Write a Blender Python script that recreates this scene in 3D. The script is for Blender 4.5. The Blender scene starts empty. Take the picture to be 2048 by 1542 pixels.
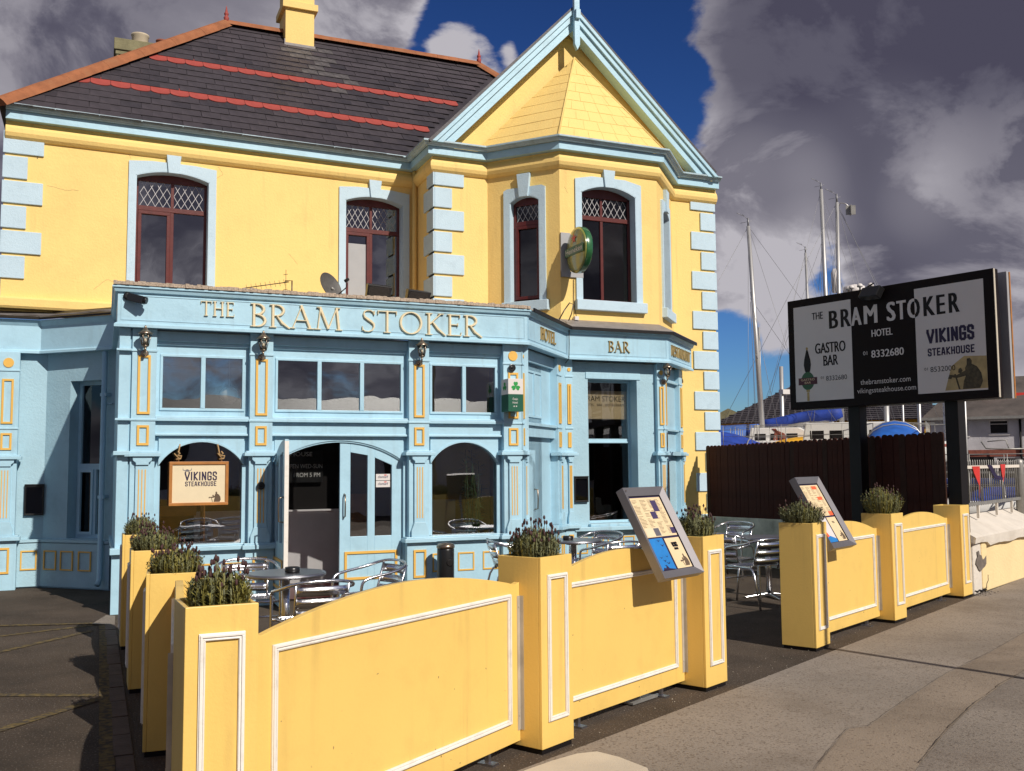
import bpy, bmesh, math, random
from mathutils import Matrix, Vector
random.seed(7)
R=math.radians; S=bpy.context.scene; COL=S.collection
# ------------------------------------------------------------------ camera
cam_d=bpy.data.cameras.new('camera'); cam=bpy.data.objects.new('camera',cam_d); COL.objects.link(cam); S.camera=cam
cam_d.sensor_width=36; cam_d.lens=36*1950/2048; cam_d.clip_end=2000; cam_d.clip_start=.05
def cam_basis(yaw=23.1775,pitch=4.6424,roll=-.4704):
    y,p,r=R(yaw),R(pitch),R(roll)
    fw=Vector((math.sin(y)*math.cos(p),math.cos(y)*math.cos(p),math.sin(p)))
    rt=Vector((math.cos(y),-math.sin(y),0)); up=rt.cross(fw)
    return rt*math.cos(r)+up*math.sin(r), up*math.cos(r)-rt*math.sin(r), fw
RT,UP,FW=cam_basis()
cam.matrix_world=Matrix(((RT.x,UP.x,-FW.x,0),(RT.y,UP.y,-FW.y,0),(RT.z,UP.z,-FW.z,1.6),(0,0,0,1)))
# ------------------------------------------------------------------ light
AZ,EL=R(16.5),R(37)
sdir=Vector((math.sin(AZ)*math.cos(EL),-math.cos(AZ)*math.cos(EL),math.sin(EL)))
sun_d=bpy.data.lights.new('sun','SUN'); sun_d.energy=4.6; sun_d.angle=R(.5); sun_d.color=(1,.93,.83)
sun=bpy.data.objects.new('sun',sun_d); COL.objects.link(sun)
sun.rotation_euler=sdir.to_track_quat('Z','Y').to_euler()
W=bpy.data.worlds.new('World'); S.world=W; W.use_nodes=True
def build_world():
    nt=W.node_tree; N=nt.nodes; L=nt.links; N.clear()
    def nd(t,**k):
        n=N.new(t)
        for a,b in k.items(): setattr(n,a,b)
        return n
    out=nd('ShaderNodeOutputWorld'); bg=nd('ShaderNodeBackground'); bg.inputs[1].default_value=.1
    L.new(bg.outputs[0],out.inputs[0])
    sky=nd('ShaderNodeTexSky',sky_type='NISHITA'); sky.sun_disc=False; sky.sun_elevation=EL; sky.sun_rotation=math.pi-AZ
    sky.air_density=1.0; sky.dust_density=.3; sky.ozone_density=2.5
    pre=nd('ShaderNodeMix',data_type='RGBA',blend_type='MULTIPLY'); pre.inputs[0].default_value=1; L.new(sky.outputs[0],pre.inputs[6]); pre.inputs[7].default_value=(.1,.1,.1,1)
    gm=nd('ShaderNodeGamma'); L.new(pre.outputs[2],gm.inputs[0]); gm.inputs[1].default_value=1.65
    tint=nd('ShaderNodeMix',data_type='RGBA',blend_type='MULTIPLY'); tint.inputs[0].default_value=1
    L.new(gm.outputs[0],tint.inputs[6]); tint.inputs[7].default_value=(5.4,7.4,10.6,1)
    tc=nd('ShaderNodeTexCoord')
    def math_(op,a,b=None,c=None,clamp=False):
        n=nd('ShaderNodeMath',operation=op,use_clamp=clamp)
        for i,v in enumerate((a,b,c)):
            if v is None: continue
            if isinstance(v,(int,float)): n.inputs[i].default_value=v
            else: L.new(v,n.inputs[i])
        return n.outputs[0]
    def noise(scale,detail,rough,loc,dist=0,zs=1.7):
        mp=nd('ShaderNodeMapping'); mp.inputs['Location'].default_value=loc; mp.inputs['Scale'].default_value=(1,1,zs)
        L.new(tc.outputs['Generated'],mp.inputs[0])
        n=nd('ShaderNodeTexNoise'); n.inputs['Scale'].default_value=scale; n.inputs['Detail'].default_value=detail
        n.inputs['Roughness'].default_value=rough; n.inputs['Distortion'].default_value=dist
        L.new(mp.outputs[0],n.inputs[0]); return n.outputs[0]
    def ss(v,a,b):
        n=nd('ShaderNodeMapRange',interpolation_type='SMOOTHSTEP'); L.new(v,n.inputs[0])
        n.inputs[1].default_value=a; n.inputs[2].default_value=b; return n.outputs[0]
    cov=noise(2.9,15,.60,(3.1,1.7,.4),.18)
    # broad cloud banks and clear gaps of this day's sky, as directions
    def d(px,py): v=FW+RT*(px-1024)/1950-UP*(py-771)/1950; v.normalize(); return v
    def blob(px,py,r0,r1,amp):
        v=nd('ShaderNodeVectorMath',operation='DOT_PRODUCT'); nrm=nd('ShaderNodeVectorMath',operation='NORMALIZE')
        L.new(tc.outputs['Generated'],nrm.inputs[0]); L.new(nrm.outputs[0],v.inputs[0]); v.inputs[1].default_value=d(px,py)
        m=ss(v.outputs['Value'],math.cos(r1),math.cos(r0)); return math_('MULTIPLY',m,amp)
    cur=cov
    for b in ((1075,45,.03,.13,-.22),(930,60,.02,.075,-.16),(1250,90,.03,.12,-.24),(1370,225,.02,.07,-.22),(942,122,.006,.056,.38),(1060,92,.004,.034,.28),(1602,490,.005,.060,-.17),(1475,655,.008,.035,-.16),(1640,600,.01,.04,-.10),(1500,800,.03,.10,-.14),(1780,900,.1,.3,-.12),
              (300,40,.1,.42,.14),(720,40,.02,.12,.10),(1800,130,.12,.34,.20),(1490,400,.03,.14,.10),(1500,560,.02,.085,.17),(1440,470,.02,.08,.12),(1900,450,.1,.25,.14),(1500,730,.01,.06,.10),(5,480,.03,.10,-.10)):
        cur=math_('ADD',cur,blob(*b))
    def vblob(v,r0,r1,amp):
        n=nd('ShaderNodeVectorMath',operation='DOT_PRODUCT'); L.new(tc.outputs['Generated'],n.inputs[0]); n.inputs[1].default_value=Vector(v).normalized()
        return math_('MULTIPLY',ss(n.outputs['Value'],math.cos(r1),math.cos(r0)),amp)
    for v in (((.10,-.93,.36),.15,.7,.09),((-.6,-.7,.4),.1,.6,.05)): cur=math_('ADD',cur,vblob(*v))
    mask=ss(cur,.470,.545)
    body=noise(5.2,14,.60,(7.3,.2,2.2),.35)
    thick=ss(cur,.50,.74)
    sh=math_('ADD',math_('MULTIPLY',thick,.30),math_('MULTIPLY',ss(body,.40,.60),.62),clamp=True)
    for b in ((1500,560,.02,.10,-.42),(1760,110,.08,.28,.46),(1990,430,.03,.13,-.34),(1490,410,.03,.12,-.50),(1760,330,.02,.10,-.22),(1620,540,.02,.08,-.25),(950,110,.01,.06,-.62),(1065,92,.01,.04,-.5),(250,60,.1,.34,.16),(740,60,.02,.12,-.30),(60,200,.02,.12,-.2),(1500,720,.02,.10,-.10)):
        sh=math_('ADD',sh,blob(*b),clamp=True)
    cr=nd('ShaderNodeValToRGB'); L.new(sh,cr.inputs[0]); e=cr.color_ramp.elements
    e[0].position=.0; e[0].color=(4.9,4.7,5.1,1); e[1].position=1; e[1].color=(.70,.66,1.02,1)
    for p,c in ((.35,(2.45,2.33,2.75,1)),(.68,(1.20,1.15,1.55,1))):
        q=e.new(p); q.color=c
    mx=nd('ShaderNodeMix',data_type='RGBA'); L.new(mask,mx.inputs[0]); L.new(tint.outputs[2],mx.inputs[6]); L.new(cr.outputs[0],mx.inputs[7])
    L.new(mx.outputs[2],bg.inputs[0])
build_world()
S.render.engine='CYCLES'
S.view_settings.view_transform='Standard'; S.view_settings.look='None'; S.view_settings.exposure=0; S.view_settings.gamma=1
S.render.resolution_x=1024; S.render.resolution_y=771
# ------------------------------------------------------------------ materials
def lin(r,g,b):
    f=lambda c:(c/255/12.92 if c<=10 else ((c/255+.055)/1.055)**2.4)
    return (f(r),f(g),f(b),1)
def mat(name,col,rough=.5,metal=0,var=.06,vs=3,bump=0,bs=40,spec=.5,streak=None,streak_amt=.3,dirt=None,dirt_s=2,dirt_amt=.3,col2=None,c2s=60,c2t=(.55,.65),coat=0):
    m=bpy.data.materials.new(name); m.use_nodes=True; nt=m.node_tree; N=nt.nodes; L=nt.links
    p=N['Principled BSDF']; p.inputs['Roughness'].default_value=rough; p.inputs['Metallic'].default_value=metal
    p.inputs['Specular IOR Level'].default_value=spec; p.inputs['Coat Weight'].default_value=coat
    tc=N.new('ShaderNodeTexCoord')
    def noise(s,d=6,r=.6):
        n=N.new('ShaderNodeTexNoise'); n.inputs['Scale'].default_value=s; n.inputs['Detail'].default_value=d; n.inputs['Roughness'].default_value=r
        L.new(tc.outputs['Object'],n.inputs[0]); return n.outputs[0]
    def mix(f,a,b,blend='MIX'):
        x=N.new('ShaderNodeMix'); x.data_type='RGBA'; x.blend_type=blend
        if isinstance(f,float): x.inputs[0].default_value=f
        else: L.new(f,x.inputs[0])
        for i,v in ((6,a),(7,b)):
            if isinstance(v,tuple): x.inputs[i].default_value=v
            else: L.new(v,x.inputs[i])
        return x.outputs[2]
    def mr(v,a,b,c=0,d=1):
        n=N.new('ShaderNodeMapRange'); L.new(v,n.inputs[0]); n.inputs[1].default_value=a; n.inputs[2].default_value=b; n.inputs[3].default_value=c; n.inputs[4].default_value=d; return n.outputs[0]
    c=tuple(col)
    dk=tuple(x*(1-var) for x in c[:3])+(1,); lt=tuple(min(1,x*(1+var)) for x in c[:3])+(1,)
    cur=mix(mr(noise(vs),.3,.7),dk,lt)
    if col2: cur=mix(mr(noise(c2s,3,.5),*c2t),cur,tuple(col2))
    if dirt: cur=mix(mr(noise(dirt_s,9,.7),.5,.75,0,dirt_amt),cur,tuple(dirt))
    if streak:
        mp=N.new('ShaderNodeMapping'); mp.inputs['Scale'].default_value=(9,9,.55); L.new(tc.outputs['Object'],mp.inputs[0])
        n=N.new('ShaderNodeTexNoise'); n.inputs['Scale'].default_value=1; n.inputs['Detail'].default_value=8; n.inputs['Roughness'].default_value=.62; L.new(mp.outputs[0],n.inputs[0])
        big=mr(noise(.55,3),.42,.62)
        f=N.new('ShaderNodeMath'); f.operation='MULTIPLY'; L.new(mr(n.outputs[0],.54,.72,0,streak_amt),f.inputs[0]); L.new(big,f.inputs[1])
        cur=mix(f.outputs[0],cur,tuple(streak))
        # fine chips and scuffs
        sc_=noise(17,6,.7); cur=mix(mr(sc_,.70,.74,0,streak_amt*1.6),cur,tuple(streak))
    L.new(cur,p.inputs['Base Color'])
    if bump:
        b=N.new('ShaderNodeBump'); b.inputs['Strength'].default_value=bump; b.inputs['Distance'].default_value=.01
        L.new(noise(bs,4,.6),b.inputs['Height']); L.new(b.outputs[0],p.inputs['Normal'])
    return m
M={}
M['yellow']=mat('yellow_render',(.85,.60,.205,1),.75,bump=.5,bs=35,var=.035,vs=1.2,dirt=(.50,.30,.10,1),dirt_s=1.6,dirt_amt=.22,streak=(.30,.20,.09,1),streak_amt=.30)
M['yellow_trim']=mat('yellow_paint_trim',(.74,.43,.09,1),.4,var=.05,bump=.1)
M['planter']=mat('yellow_plywood_paint',(.80,.54,.15,1),.42,var=.03,vs=2,bump=.12,bs=60,dirt=(.34,.20,.06,1),dirt_s=3,dirt_amt=.16,spec=.35,streak=(.22,.14,.06,1),streak_amt=.34)
M['white']=mat('white_gloss_paint',(.80,.76,.70,1),.4,var=.05,dirt=(.35,.28,.2,1),dirt_s=14,dirt_amt=.35)
M['blue']=mat('blue_gloss_paint',(.385,.60,.72,1),.42,var=.05,vs=2,bump=.22,bs=22,dirt=(.16,.26,.32,1),dirt_s=3,dirt_amt=.28,streak=(.20,.24,.25,1),streak_amt=.38)
M['blue_r']=mat('blue_painted_render',(.35,.53,.62,1),.6,var=.05,vs=2,bump=.5,bs=30,dirt=(.15,.26,.33,1),dirt_s=2.5,dirt_amt=.35)
M['quoin']=mat('pale_blue_masonry_paint',(.49,.63,.72,1),.7,var=.05,bump=.5,bs=50,dirt=(.2,.28,.33,1),dirt_s=6,dirt_amt=.3)
M['gutter']=mat('weathered_blue_gutter',(.36,.48,.54,1),.45,var=.12,vs=6,bump=.2,dirt=(.16,.15,.12,1),dirt_s=4,dirt_amt=.55)
M['slate']=mat('roof_slate',(.052,.043,.050,1),.55,var=.35,vs=2.2,bump=.35,bs=30,dirt=(.10,.09,.095,1),dirt_s=1.2,dirt_amt=.45)
M['slate2']=mat('roof_slate_dark',(.040,.034,.040,1),.5,var=.35,vs=3,bump=.35,bs=30)
M['slate_pale']=mat('lime_stained_slate',(.078,.070,.072,1),.6,var=.4,vs=9,bump=.35,bs=30,dirt=(.20,.18,.17,1),dirt_s=11,dirt_amt=.6)
M['houseroof']=mat('brown_grey_slate',(.085,.070,.062,1),.85,var=.3,vs=2,bump=.6,bs=8)
M['redtile']=mat('red_scallop_tile',(.33,.055,.042,1),.7,var=.18,vs=5,bump=.2)
M['ridge']=mat('terracotta_ridge',(.30,.105,.04,1),.8,var=.25,vs=6,bump=.5,bs=30,dirt=(.16,.10,.05,1),dirt_s=3,dirt_amt=.6)
M['lead']=mat('grey_lead',(.22,.20,.19,1),.55,var=.2,vs=8,bump=.4,bs=15)
M['felt']=mat('mineral_felt_edge',(.42,.33,.25,1),.6,var=.4,vs=60,bump=1,bs=80)
M['dark']=mat('black_paint',(.010,.008,.008,1),.5,var=.2,spec=.25)
M['darkwood']=mat('mahogany_frame',(.10,.016,.013,1),.32,var=.2,vs=8,bump=.1)
M['plank']=mat('brown_stained_plank',(.046,.012,.008,1),.75,spec=.15,var=.35,vs=4,bump=.4,bs=25)
M['plank2']=mat('brown_stained_plank_faded',(.040,.017,.012,1),.75,spec=.15,var=.3,vs=5,bump=.4,bs=25)
M['alu']=mat('polished_aluminium',(.72,.72,.74,1),.22,1,var=.08,bump=.15,bs=90)
M['steel']=mat('brushed_grey_steel',(.42,.42,.45,1),.38,1,var=.08)
M['frame_grey']=mat('grey_anodised_frame',(.25,.235,.24,1),.42,.6,var=.06)
M['lead_strip']=mat('white_lead_came',(.50,.48,.49,1),.5,var=.1)
M['asphalt']=mat('asphalt',(.074,.056,.042,1),.95,var=.3,vs=1.3,bump=1.0,bs=70,col2=(.24,.20,.16,1),c2s=75,c2t=(.60,.70),dirt=(.035,.029,.023,1),dirt_s=1.1,dirt_amt=.6,spec=.2)
M['paving']=mat('concrete_pavement',(.256,.219,.182,1),.95,var=.16,vs=.9,bump=.6,bs=80,col2=(.14,.11,.085,1),c2s=60,c2t=(.54,.68),dirt=(.13,.10,.075,1),dirt_s=1.3,dirt_amt=.6,spec=.2)
M['paving_b']=mat('concrete_pavement_brown',(.245,.198,.152,1),.95,var=.16,vs=1.3,bump=.6,bs=80,spec=.2,col2=(.13,.095,.07,1),c2s=60,c2t=(.58,.70),dirt=(.10,.075,.055,1),dirt_s=1.1,dirt_amt=.5)
M['paving_g']=mat('concrete_pavement_grey',(.225,.192,.160,1),.95,var=.16,vs=1.1,bump=.6,bs=80,spec=.2,col2=(.12,.10,.08,1),c2s=60,c2t=(.54,.68),dirt=(.12,.09,.07,1),dirt_s=1.3,dirt_amt=.5)
M['paving_l']=mat('pale_concrete_slab',(.52,.46,.37,1),.85,var=.1,vs=2,bump=.4,bs=120)
M['linepaint']=mat('worn_yellow_line',(.150,.112,.050,1),.95,var=.3,vs=12,spec=.1,col2=(.07,.058,.046,1),c2s=22,c2t=(.44,.60))
M['ridgekerb']=mat('red_brown_kerb',(.085,.056,.042,1),.9,var=.3,vs=5,bump=.6)
M['tar']=mat('dark_joint',(.10,.08,.060,1),.9)
M['letter']=mat('cream_gold_letter',(.74,.62,.40,1),.45,var=.08,vs=20)
M['letter2']=mat('old_gold_letter',(.40,.28,.11,1),.4,.3,var=.15,vs=20)
M['bronze']=mat('antique_lantern_metal',(.30,.23,.17,1),.3,.9,var=.2)
M['black_plastic']=mat('black_plastic',(.012,.012,.013,1),.3,var=.1)
M['greyplastic']=mat('grey_plastic',(.35,.35,.36,1),.5)
M['paper']=mat('cream_paper',(.70,.55,.33,1),.7,var=.05)
M['signcream']=mat('cream_sign_board',(.72,.60,.40,1),.6,var=.05,vs=5)
M['bbwhite']=mat('billboard_white',(.66,.62,.60,1),.5,var=.02)
M['bbblack']=mat('billboard_black',(.010,.006,.006,1),.6,var=.05,spec=.15)
M['navy']=mat('navy_print',(.016,.008,.045,1),.6)
M['purple']=mat('purple_print',(.05,.035,.10,1),.6)
M['bluepr']=mat('blue_poster_print',(.02,.19,.52,1),.5,var=.25,vs=4)
M['orange']=mat('orange_print',(.75,.12,.04,1),.6)
M['oak']=mat('orange_oak_frame',(.40,.16,.035,1),.45,var=.2,vs=9)
M['rope']=mat('hemp_rope',(.40,.25,.11,1),.9,bump=.6)
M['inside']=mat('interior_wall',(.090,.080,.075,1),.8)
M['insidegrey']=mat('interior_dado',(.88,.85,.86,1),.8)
M['chalk']=mat('chalk_lettering',(.62,.62,.60,1),.9)
M['greenleaf']=mat('indoor_leaf',(.05,.10,.02,1),.5)
M['lav']=mat('lavender_foliage',(.150,.155,.072,1),.65,var=.35,vs=14)
M['lav2']=mat('lavender_foliage_yellow',(.19,.17,.035,1),.65,var=.35,vs=14)
M['flower']=mat('dried_flower_head',(.062,.026,.024,1),.8,var=.4,vs=20)
M['soil']=mat('soil',(.03,.02,.014,1),.95,bump=1)
M['green']=mat('green_sign',(.006,.09,.05,1),.4)
M['shamrock']=mat('shamrock_green',(.01,.28,.05,1),.5)
M['signgreen']=mat('beer_sign_green',(.02,.10,.035,1),.25,var=.5,vs=3,coat=.5)
M['red']=mat('red_star',(.60,.03,.02,1),.4)
M['wallwhite']=mat('whitewashed_wall',(.66,.60,.52,1),.85,var=.08,vs=3,bump=.8,bs=25,dirt=(.35,.28,.2,1),dirt_s=4,dirt_amt=.35)
M['wallcream']=mat('cream_painted_wall',(.80,.62,.33,1),.8,var=.05,vs=2,bump=.6,bs=25,dirt=(.42,.30,.15,1),dirt_s=3,dirt_amt=.25)
M['wallgreen']=mat('algae_stained_wall',(.50,.49,.41,1),.9,var=.25,vs=3,bump=.8,bs=20,dirt=(.10,.10,.075,1),dirt_s=4,dirt_amt=.7)
M['barecement']=mat('bare_cement_patch',(.15,.125,.105,1),.95,var=.2,vs=12,bump=1,bs=40)
M['galv']=mat('galvanised_steel',(.30,.29,.27,1),.5,.5,var=.15,vs=10)
M['stone']=mat('old_chimney_render',(.20,.18,.10,1),.9,var=.25,vs=5,bump=.8,bs=20)
M['pot']=mat('cream_chimney_pot',(.50,.42,.30,1),.8,var=.15)
M['potred']=mat('red_chimney_pot',(.24,.07,.04,1),.8,var=.15)
M['strip']=mat('dull_aluminium_angle',(.46,.41,.34,1),.6,.2,var=.15,vs=8)
M['mast']=mat('silver_mast',(.50,.49,.48,1),.45,.6,var=.05)
M['tarp']=mat('blue_sail_cover',(.012,.045,.30,1),.7,var=.35,vs=3,bump=.6,bs=8)
M['tarp2']=mat('royal_blue_canvas',(.015,.11,.45,1),.6,var=.35,vs=3,bump=.6,bs=8)
M['hull']=mat('white_gelcoat',(.70,.69,.66,1),.35,var=.06,dirt=(.3,.28,.24,1),dirt_s=3,dirt_amt=.35)
M['hullyel']=mat('ochre_hull',(.50,.29,.08,1),.4,var=.1)
M['hullblue']=mat('navy_hull',(.02,.04,.16,1),.4,var=.1)
M['hullred']=mat('red_brown_antifoul',(.22,.035,.02,1),.6,var=.2)
M['rig']=mat('steel_rigging',(.25,.25,.26,1),.5,.5)
M['bldyel']=mat('yellow_cladding',(.78,.40,.02,1),.6,var=.04)
M['rooftile']=mat('grey_pantile',(.085,.075,.085,1),.8,var=.25,vs=2,bump=.3)
M['pebbledash']=mat('pale_pebbledash',(.52,.50,.52,1),.9,var=.12,vs=2,bump=1,bs=30)
M['brick']=mat('red_brick_plain',(.24,.075,.05,1),.9,var=.25,vs=9,bump=.4)
M['redboard']=mat('red_fascia_board',(.50,.02,.012,1),.5,var=.05)
M['glasswhite']=mat('opal_glass_globe',(.75,.72,.66,1),.3)
M['ground']=mat('boatyard_ground',(.12,.10,.085,1),.95,var=.2,vs=.5,bump=.5)
M['scuff']=mat('brown_scuff',(.30,.19,.08,1),.8,var=.4,vs=30)
M['dish']=mat('dark_grey_dish',(.085,.080,.075,1),.6,var=.2,vs=20)
M['chip']=mat('bare_wood',(.12,.08,.05,1),.9)
def glass_mat(name,refl,tint=(.85,.86,.86,1),rough=0.0,wob=.0):
    m=bpy.data.materials.new(name); m.use_nodes=True; nt=m.node_tree; N=nt.nodes; L=nt.links; N.clear()
    o=N.new('ShaderNodeOutputMaterial'); mx=N.new('ShaderNodeMixShader'); t=N.new('ShaderNodeBsdfTransparent'); g=N.new('ShaderNodeBsdfGlossy')
    t.inputs[0].default_value=tint; g.inputs[1].default_value=rough; g.inputs[0].default_value=(.95,.97,1,1)
    f=N.new('ShaderNodeFresnel'); f.inputs[0].default_value=1.5
    a=N.new('ShaderNodeMath'); a.operation='ADD'; a.use_clamp=True; L.new(f.outputs[0],a.inputs[0]); a.inputs[1].default_value=refl
    L.new(a.outputs[0],mx.inputs[0]); L.new(t.outputs[0],mx.inputs[1]); L.new(g.outputs[0],mx.inputs[2]); L.new(mx.outputs[0],o.inputs[0])
    if wob:
        tc=N.new('ShaderNodeTexCoord'); n=N.new('ShaderNodeTexNoise'); n.inputs['Scale'].default_value=1.3; L.new(tc.outputs['Object'],n.inputs[0])
        b=N.new('ShaderNodeBump'); b.inputs['Strength'].default_value=wob; b.inputs['Distance'].default_value=.02; L.new(n.outputs[0],b.inputs['Height']); L.new(b.outputs[0],g.inputs['Normal']); 
    return m
M['glass']=glass_mat('window_glass',.13,wob=.15)
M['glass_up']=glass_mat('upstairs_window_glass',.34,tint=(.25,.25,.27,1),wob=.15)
M['glass_dim']=glass_mat('side_window_glass',.02,tint=(.5,.5,.52,1),wob=.1)
M['lantern_glass']=glass_mat('lantern_glass',.15,tint=(.95,.9,.8,1))
# ------------------------------------------------------------------ geometry helpers
class B:
    """collects shapes, in a local frame, for ONE mesh object"""
    def __init__(s,M=None): s.v=[]; s.f=[]; s.M=M or Matrix.Identity(4); s.sm=[]
    def add(s,vs,fs,smooth=False):
        n=len(s.v); s.v+= [s.M@Vector(p) for p in vs]; s.f+=[tuple(i+n for i in f) for f in fs]; s.sm+=[smooth]*len(fs)
    def box(s,x0,x1,y0,y1,z0,z1):
        s.add([(x0,y0,z0),(x1,y0,z0),(x1,y1,z0),(x0,y1,z0),(x0,y0,z1),(x1,y0,z1),(x1,y1,z1),(x0,y1,z1)],
              [(3,2,1,0),(4,5,6,7),(0,1,5,4),(1,2,6,5),(2,3,7,6),(3,0,4,7)])
    def prism(s,pts,y0,y1):   # polygon in x-z, extruded in y (y0 front)
        n=len(pts); s.add([(x,y0,z) for x,z in pts]+[(x,y1,z) for x,z in pts],
            [tuple(range(n)),tuple(range(2*n-1,n-1,-1))]+[(i,i+n,(i+1)%n+n,(i+1)%n) for i in range(n)])
    def hprism(s,pts,z0,z1):  # polygon in x-y extruded in z
        n=len(pts); s.add([(x,y,z0) for x,y in pts]+[(x,y,z1) for x,y in pts],
            [tuple(range(n-1,-1,-1)),tuple(range(n,2*n))]+[(i,(i+1)%n,(i+1)%n+n,i+n) for i in range(n)])
    def lathe(s,prof,cx=0,cy=0,cz=0,n=16,axis='z'):
        vs=[];fs=[];m=len(prof)
        for r,z in prof:
            for k in range(n):
                a=2*math.pi*k/n; c,d=r*math.cos(a),r*math.sin(a)
                vs.append((cx+c,cy+d,cz+z) if axis=='z' else ((cx+c,cy+z,cz+d) if axis=='y' else (cx+z,cy+c,cz+d)))
        for i in range(m-1):
            for k in range(n): fs.append((i*n+k,i*n+(k+1)%n,(i+1)*n+(k+1)%n,(i+1)*n+k))
        caps=[tuple(range(n-1,-1,-1)),tuple(range((m-1)*n,m*n))]
        k0=len(s.v); s.add(vs,fs,True); s.f+=[tuple(i+k0 for i in f) for f in caps]; s.sm+=[False,False]
    def tube(s,pts,r,n=8,closed=False):
        P=[Vector(p) for p in pts]; vs=[];fs=[];m=len(P); up=Vector((0,0,1)); prev=None
        for i,p in enumerate(P):
            a=P[(i-1)%m] if (i or closed) else p; b=P[(i+1)%m] if (i<m-1 or closed) else p
            t=(b-a).normalized()
            if prev is None: prev=t.orthogonal().normalized()
            x=(prev-t*prev.dot(t)).normalized(); y=t.cross(x); prev=x
            rr=r[i] if isinstance(r,(list,tuple)) else r
            for k in range(n):
                an=2*math.pi*k/n; vs.append(p+x*rr*math.cos(an)+y*rr*math.sin(an))
        for i in range(m if closed else m-1):
            for k in range(n): fs.append((i*n+k,i*n+(k+1)%n,((i+1)%m)*n+(k+1)%n,((i+1)%m)*n+k))
        if not closed: fs.append(tuple(range(n-1,-1,-1))); fs.append(tuple(range((m-1)*n,m*n)))
        s.add(vs,fs,True)
    def sweep(s,prof,path,closed_prof=True):  # prof [(out,z)], path [(x,y)], mitred; outward = right of travel
        P=[Vector((x,y)) for x,y in path]; m=len(P); n=len(prof); vs=[];fs=[]
        for i,p in enumerate(P):
            d1=(p-P[i-1]).normalized() if i else (P[1]-P[0]).normalized()
            d2=(P[i+1]-p).normalized() if i<m-1 else d1
            n1=Vector((d1.y,-d1.x)); n2=Vector((d2.y,-d2.x)); b=(n1+n2).normalized(); k=1/max(.3,b.dot(n1))
            for o,z in prof: q=p+b*o*k; vs.append((q.x,q.y,z))
        for i in range(m-1):
            for j in range(n): fs.append((i*n+j,(i+1)*n+j,(i+1)*n+(j+1)%n,i*n+(j+1)%n))
        fs.append(tuple(range(n))); fs.append(tuple(range(m*n-1,(m-1)*n-1,-1)))
        s.add(vs,fs)
    def frame(s,x0,x1,z0,z1,w,y0,y1):  # rectangular moulding
        s.box(x0,x1,y0,y1,z1-w,z1); s.box(x0,x1,y0,y1,z0,z0+w); s.box(x0,x0+w,y0,y1,z0+w,z1-w); s.box(x1-w,x1,y0,y1,z0+w,z1-w)
    def quad(s,a,b,c,d): s.add([a,b,c,d],[(0,1,2,3)])
    def mesh(s,name,m,off=None):
        me=bpy.data.meshes.new(name); vs=s.v
        if off is not None: vs=[v-off for v in vs]
        me.from_pydata(vs,[],s.f); me.update()
        bm=bmesh.new(); bm.from_mesh(me); bmesh.ops.recalc_face_normals(bm,faces=bm.faces); bm.to_mesh(me); bm.free()
        for p,k in zip(me.polygons,s.sm): p.use_smooth=k
        me.materials.append(M[m] if isinstance(m,str) else m); return me
def wroot(p):
    v=Vector()
    while p is not None: v=v+p.location; p=p.parent
    return v
def obj(name,b,m,parent=None,bevel=0,kind=None,label=None,seg=2):
    """link a builder as one mesh object. World coordinates are kept for parents that are only translated"""
    off=wroot(parent) if parent is not None else None
    me=b.mesh(name,m,off); o=bpy.data.objects.new(name,me); COL.objects.link(o)
    if parent is not None: o.parent=parent
    if bevel:
        md=o.modifiers.new('bevel','BEVEL'); md.width=bevel; md.segments=seg; md.limit_method='ANGLE'; md.angle_limit=R(40); md.harden_normals=False
    if kind: o['kind']=kind
    if label: o['label']=label
    return o
def tag(o,label,cat,group=None):
    o['label']=label; o['category']=cat
    if group: o['group']=group
    return o
def thing(name,label,cat,loc=(0,0,0),rz=0,group=None):
    o=bpy.data.objects.new(name,None); COL.objects.link(o); o.empty_display_size=.1
    o.location=loc; o.rotation_euler=(0,0,rz); return tag(o,label,cat,group)
def inst(name,me,parent,M4,label=None):
    """object sharing a mesh, placed at world matrix M4 (parents only translated)"""
    o=bpy.data.objects.new(name,me); COL.objects.link(o); o.parent=parent
    o.matrix_local=Matrix.Translation(-wroot(parent))@M4
    if label: o['label']=label
    return o
def copy_tree(o,parent=None):
    c=o.copy(); COL.objects.link(c); c.parent=parent
    for ch in list(o.children): copy_tree(ch,c)
    return c
def dup(o,label,loc,rz,group=None):
    c=copy_tree(o); c.location=loc; c.rotation_euler=(0,0,rz); c['label']=label
    if group: c['group']=group
    return c
def FR(x,y,ang=0,z=0): return Matrix.Translation((x,y,z))@Matrix.Rotation(R(ang),4,'Z')
def arc(u0,u1,z,rise,n=14):
    """points of a segmental arch from (u0,z) up to (u1,z)"""
    c=(u0+u1)/2; h=(u1-u0)/2; r=(h*h+rise*rise)/(2*rise); a=math.asin(min(1,h/r))
    if rise>h: a=math.pi-a
    return [(c+r*math.sin(-a+2*a*i/n), z+rise-r+r*math.cos(-a+2*a*i/n)) for i in range(n+1)]
def wall(b,u0,u1,z0,z1,y0,y1,ops):
    """wall strip decomposed round openings (o0,o1,oz0,spring,rise)"""
    x=u0
    for o0,o1,a,sp,rise in sorted(ops):
        if o0>x+1e-4: b.box(x,o0,y0,y1,z0,z1)
        if a>z0: b.box(o0,o1,y0,y1,z0,a)
        if rise: b.prism([*arc(o0,o1,sp,rise),(o1,z1),(o0,z1)],y0,y1)
        elif z1>sp+1e-4: b.box(o0,o1,y0,y1,sp,z1)
        x=o1
    if u1>x+1e-4: b.box(x,u1,y0,y1,z0,z1)
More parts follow.
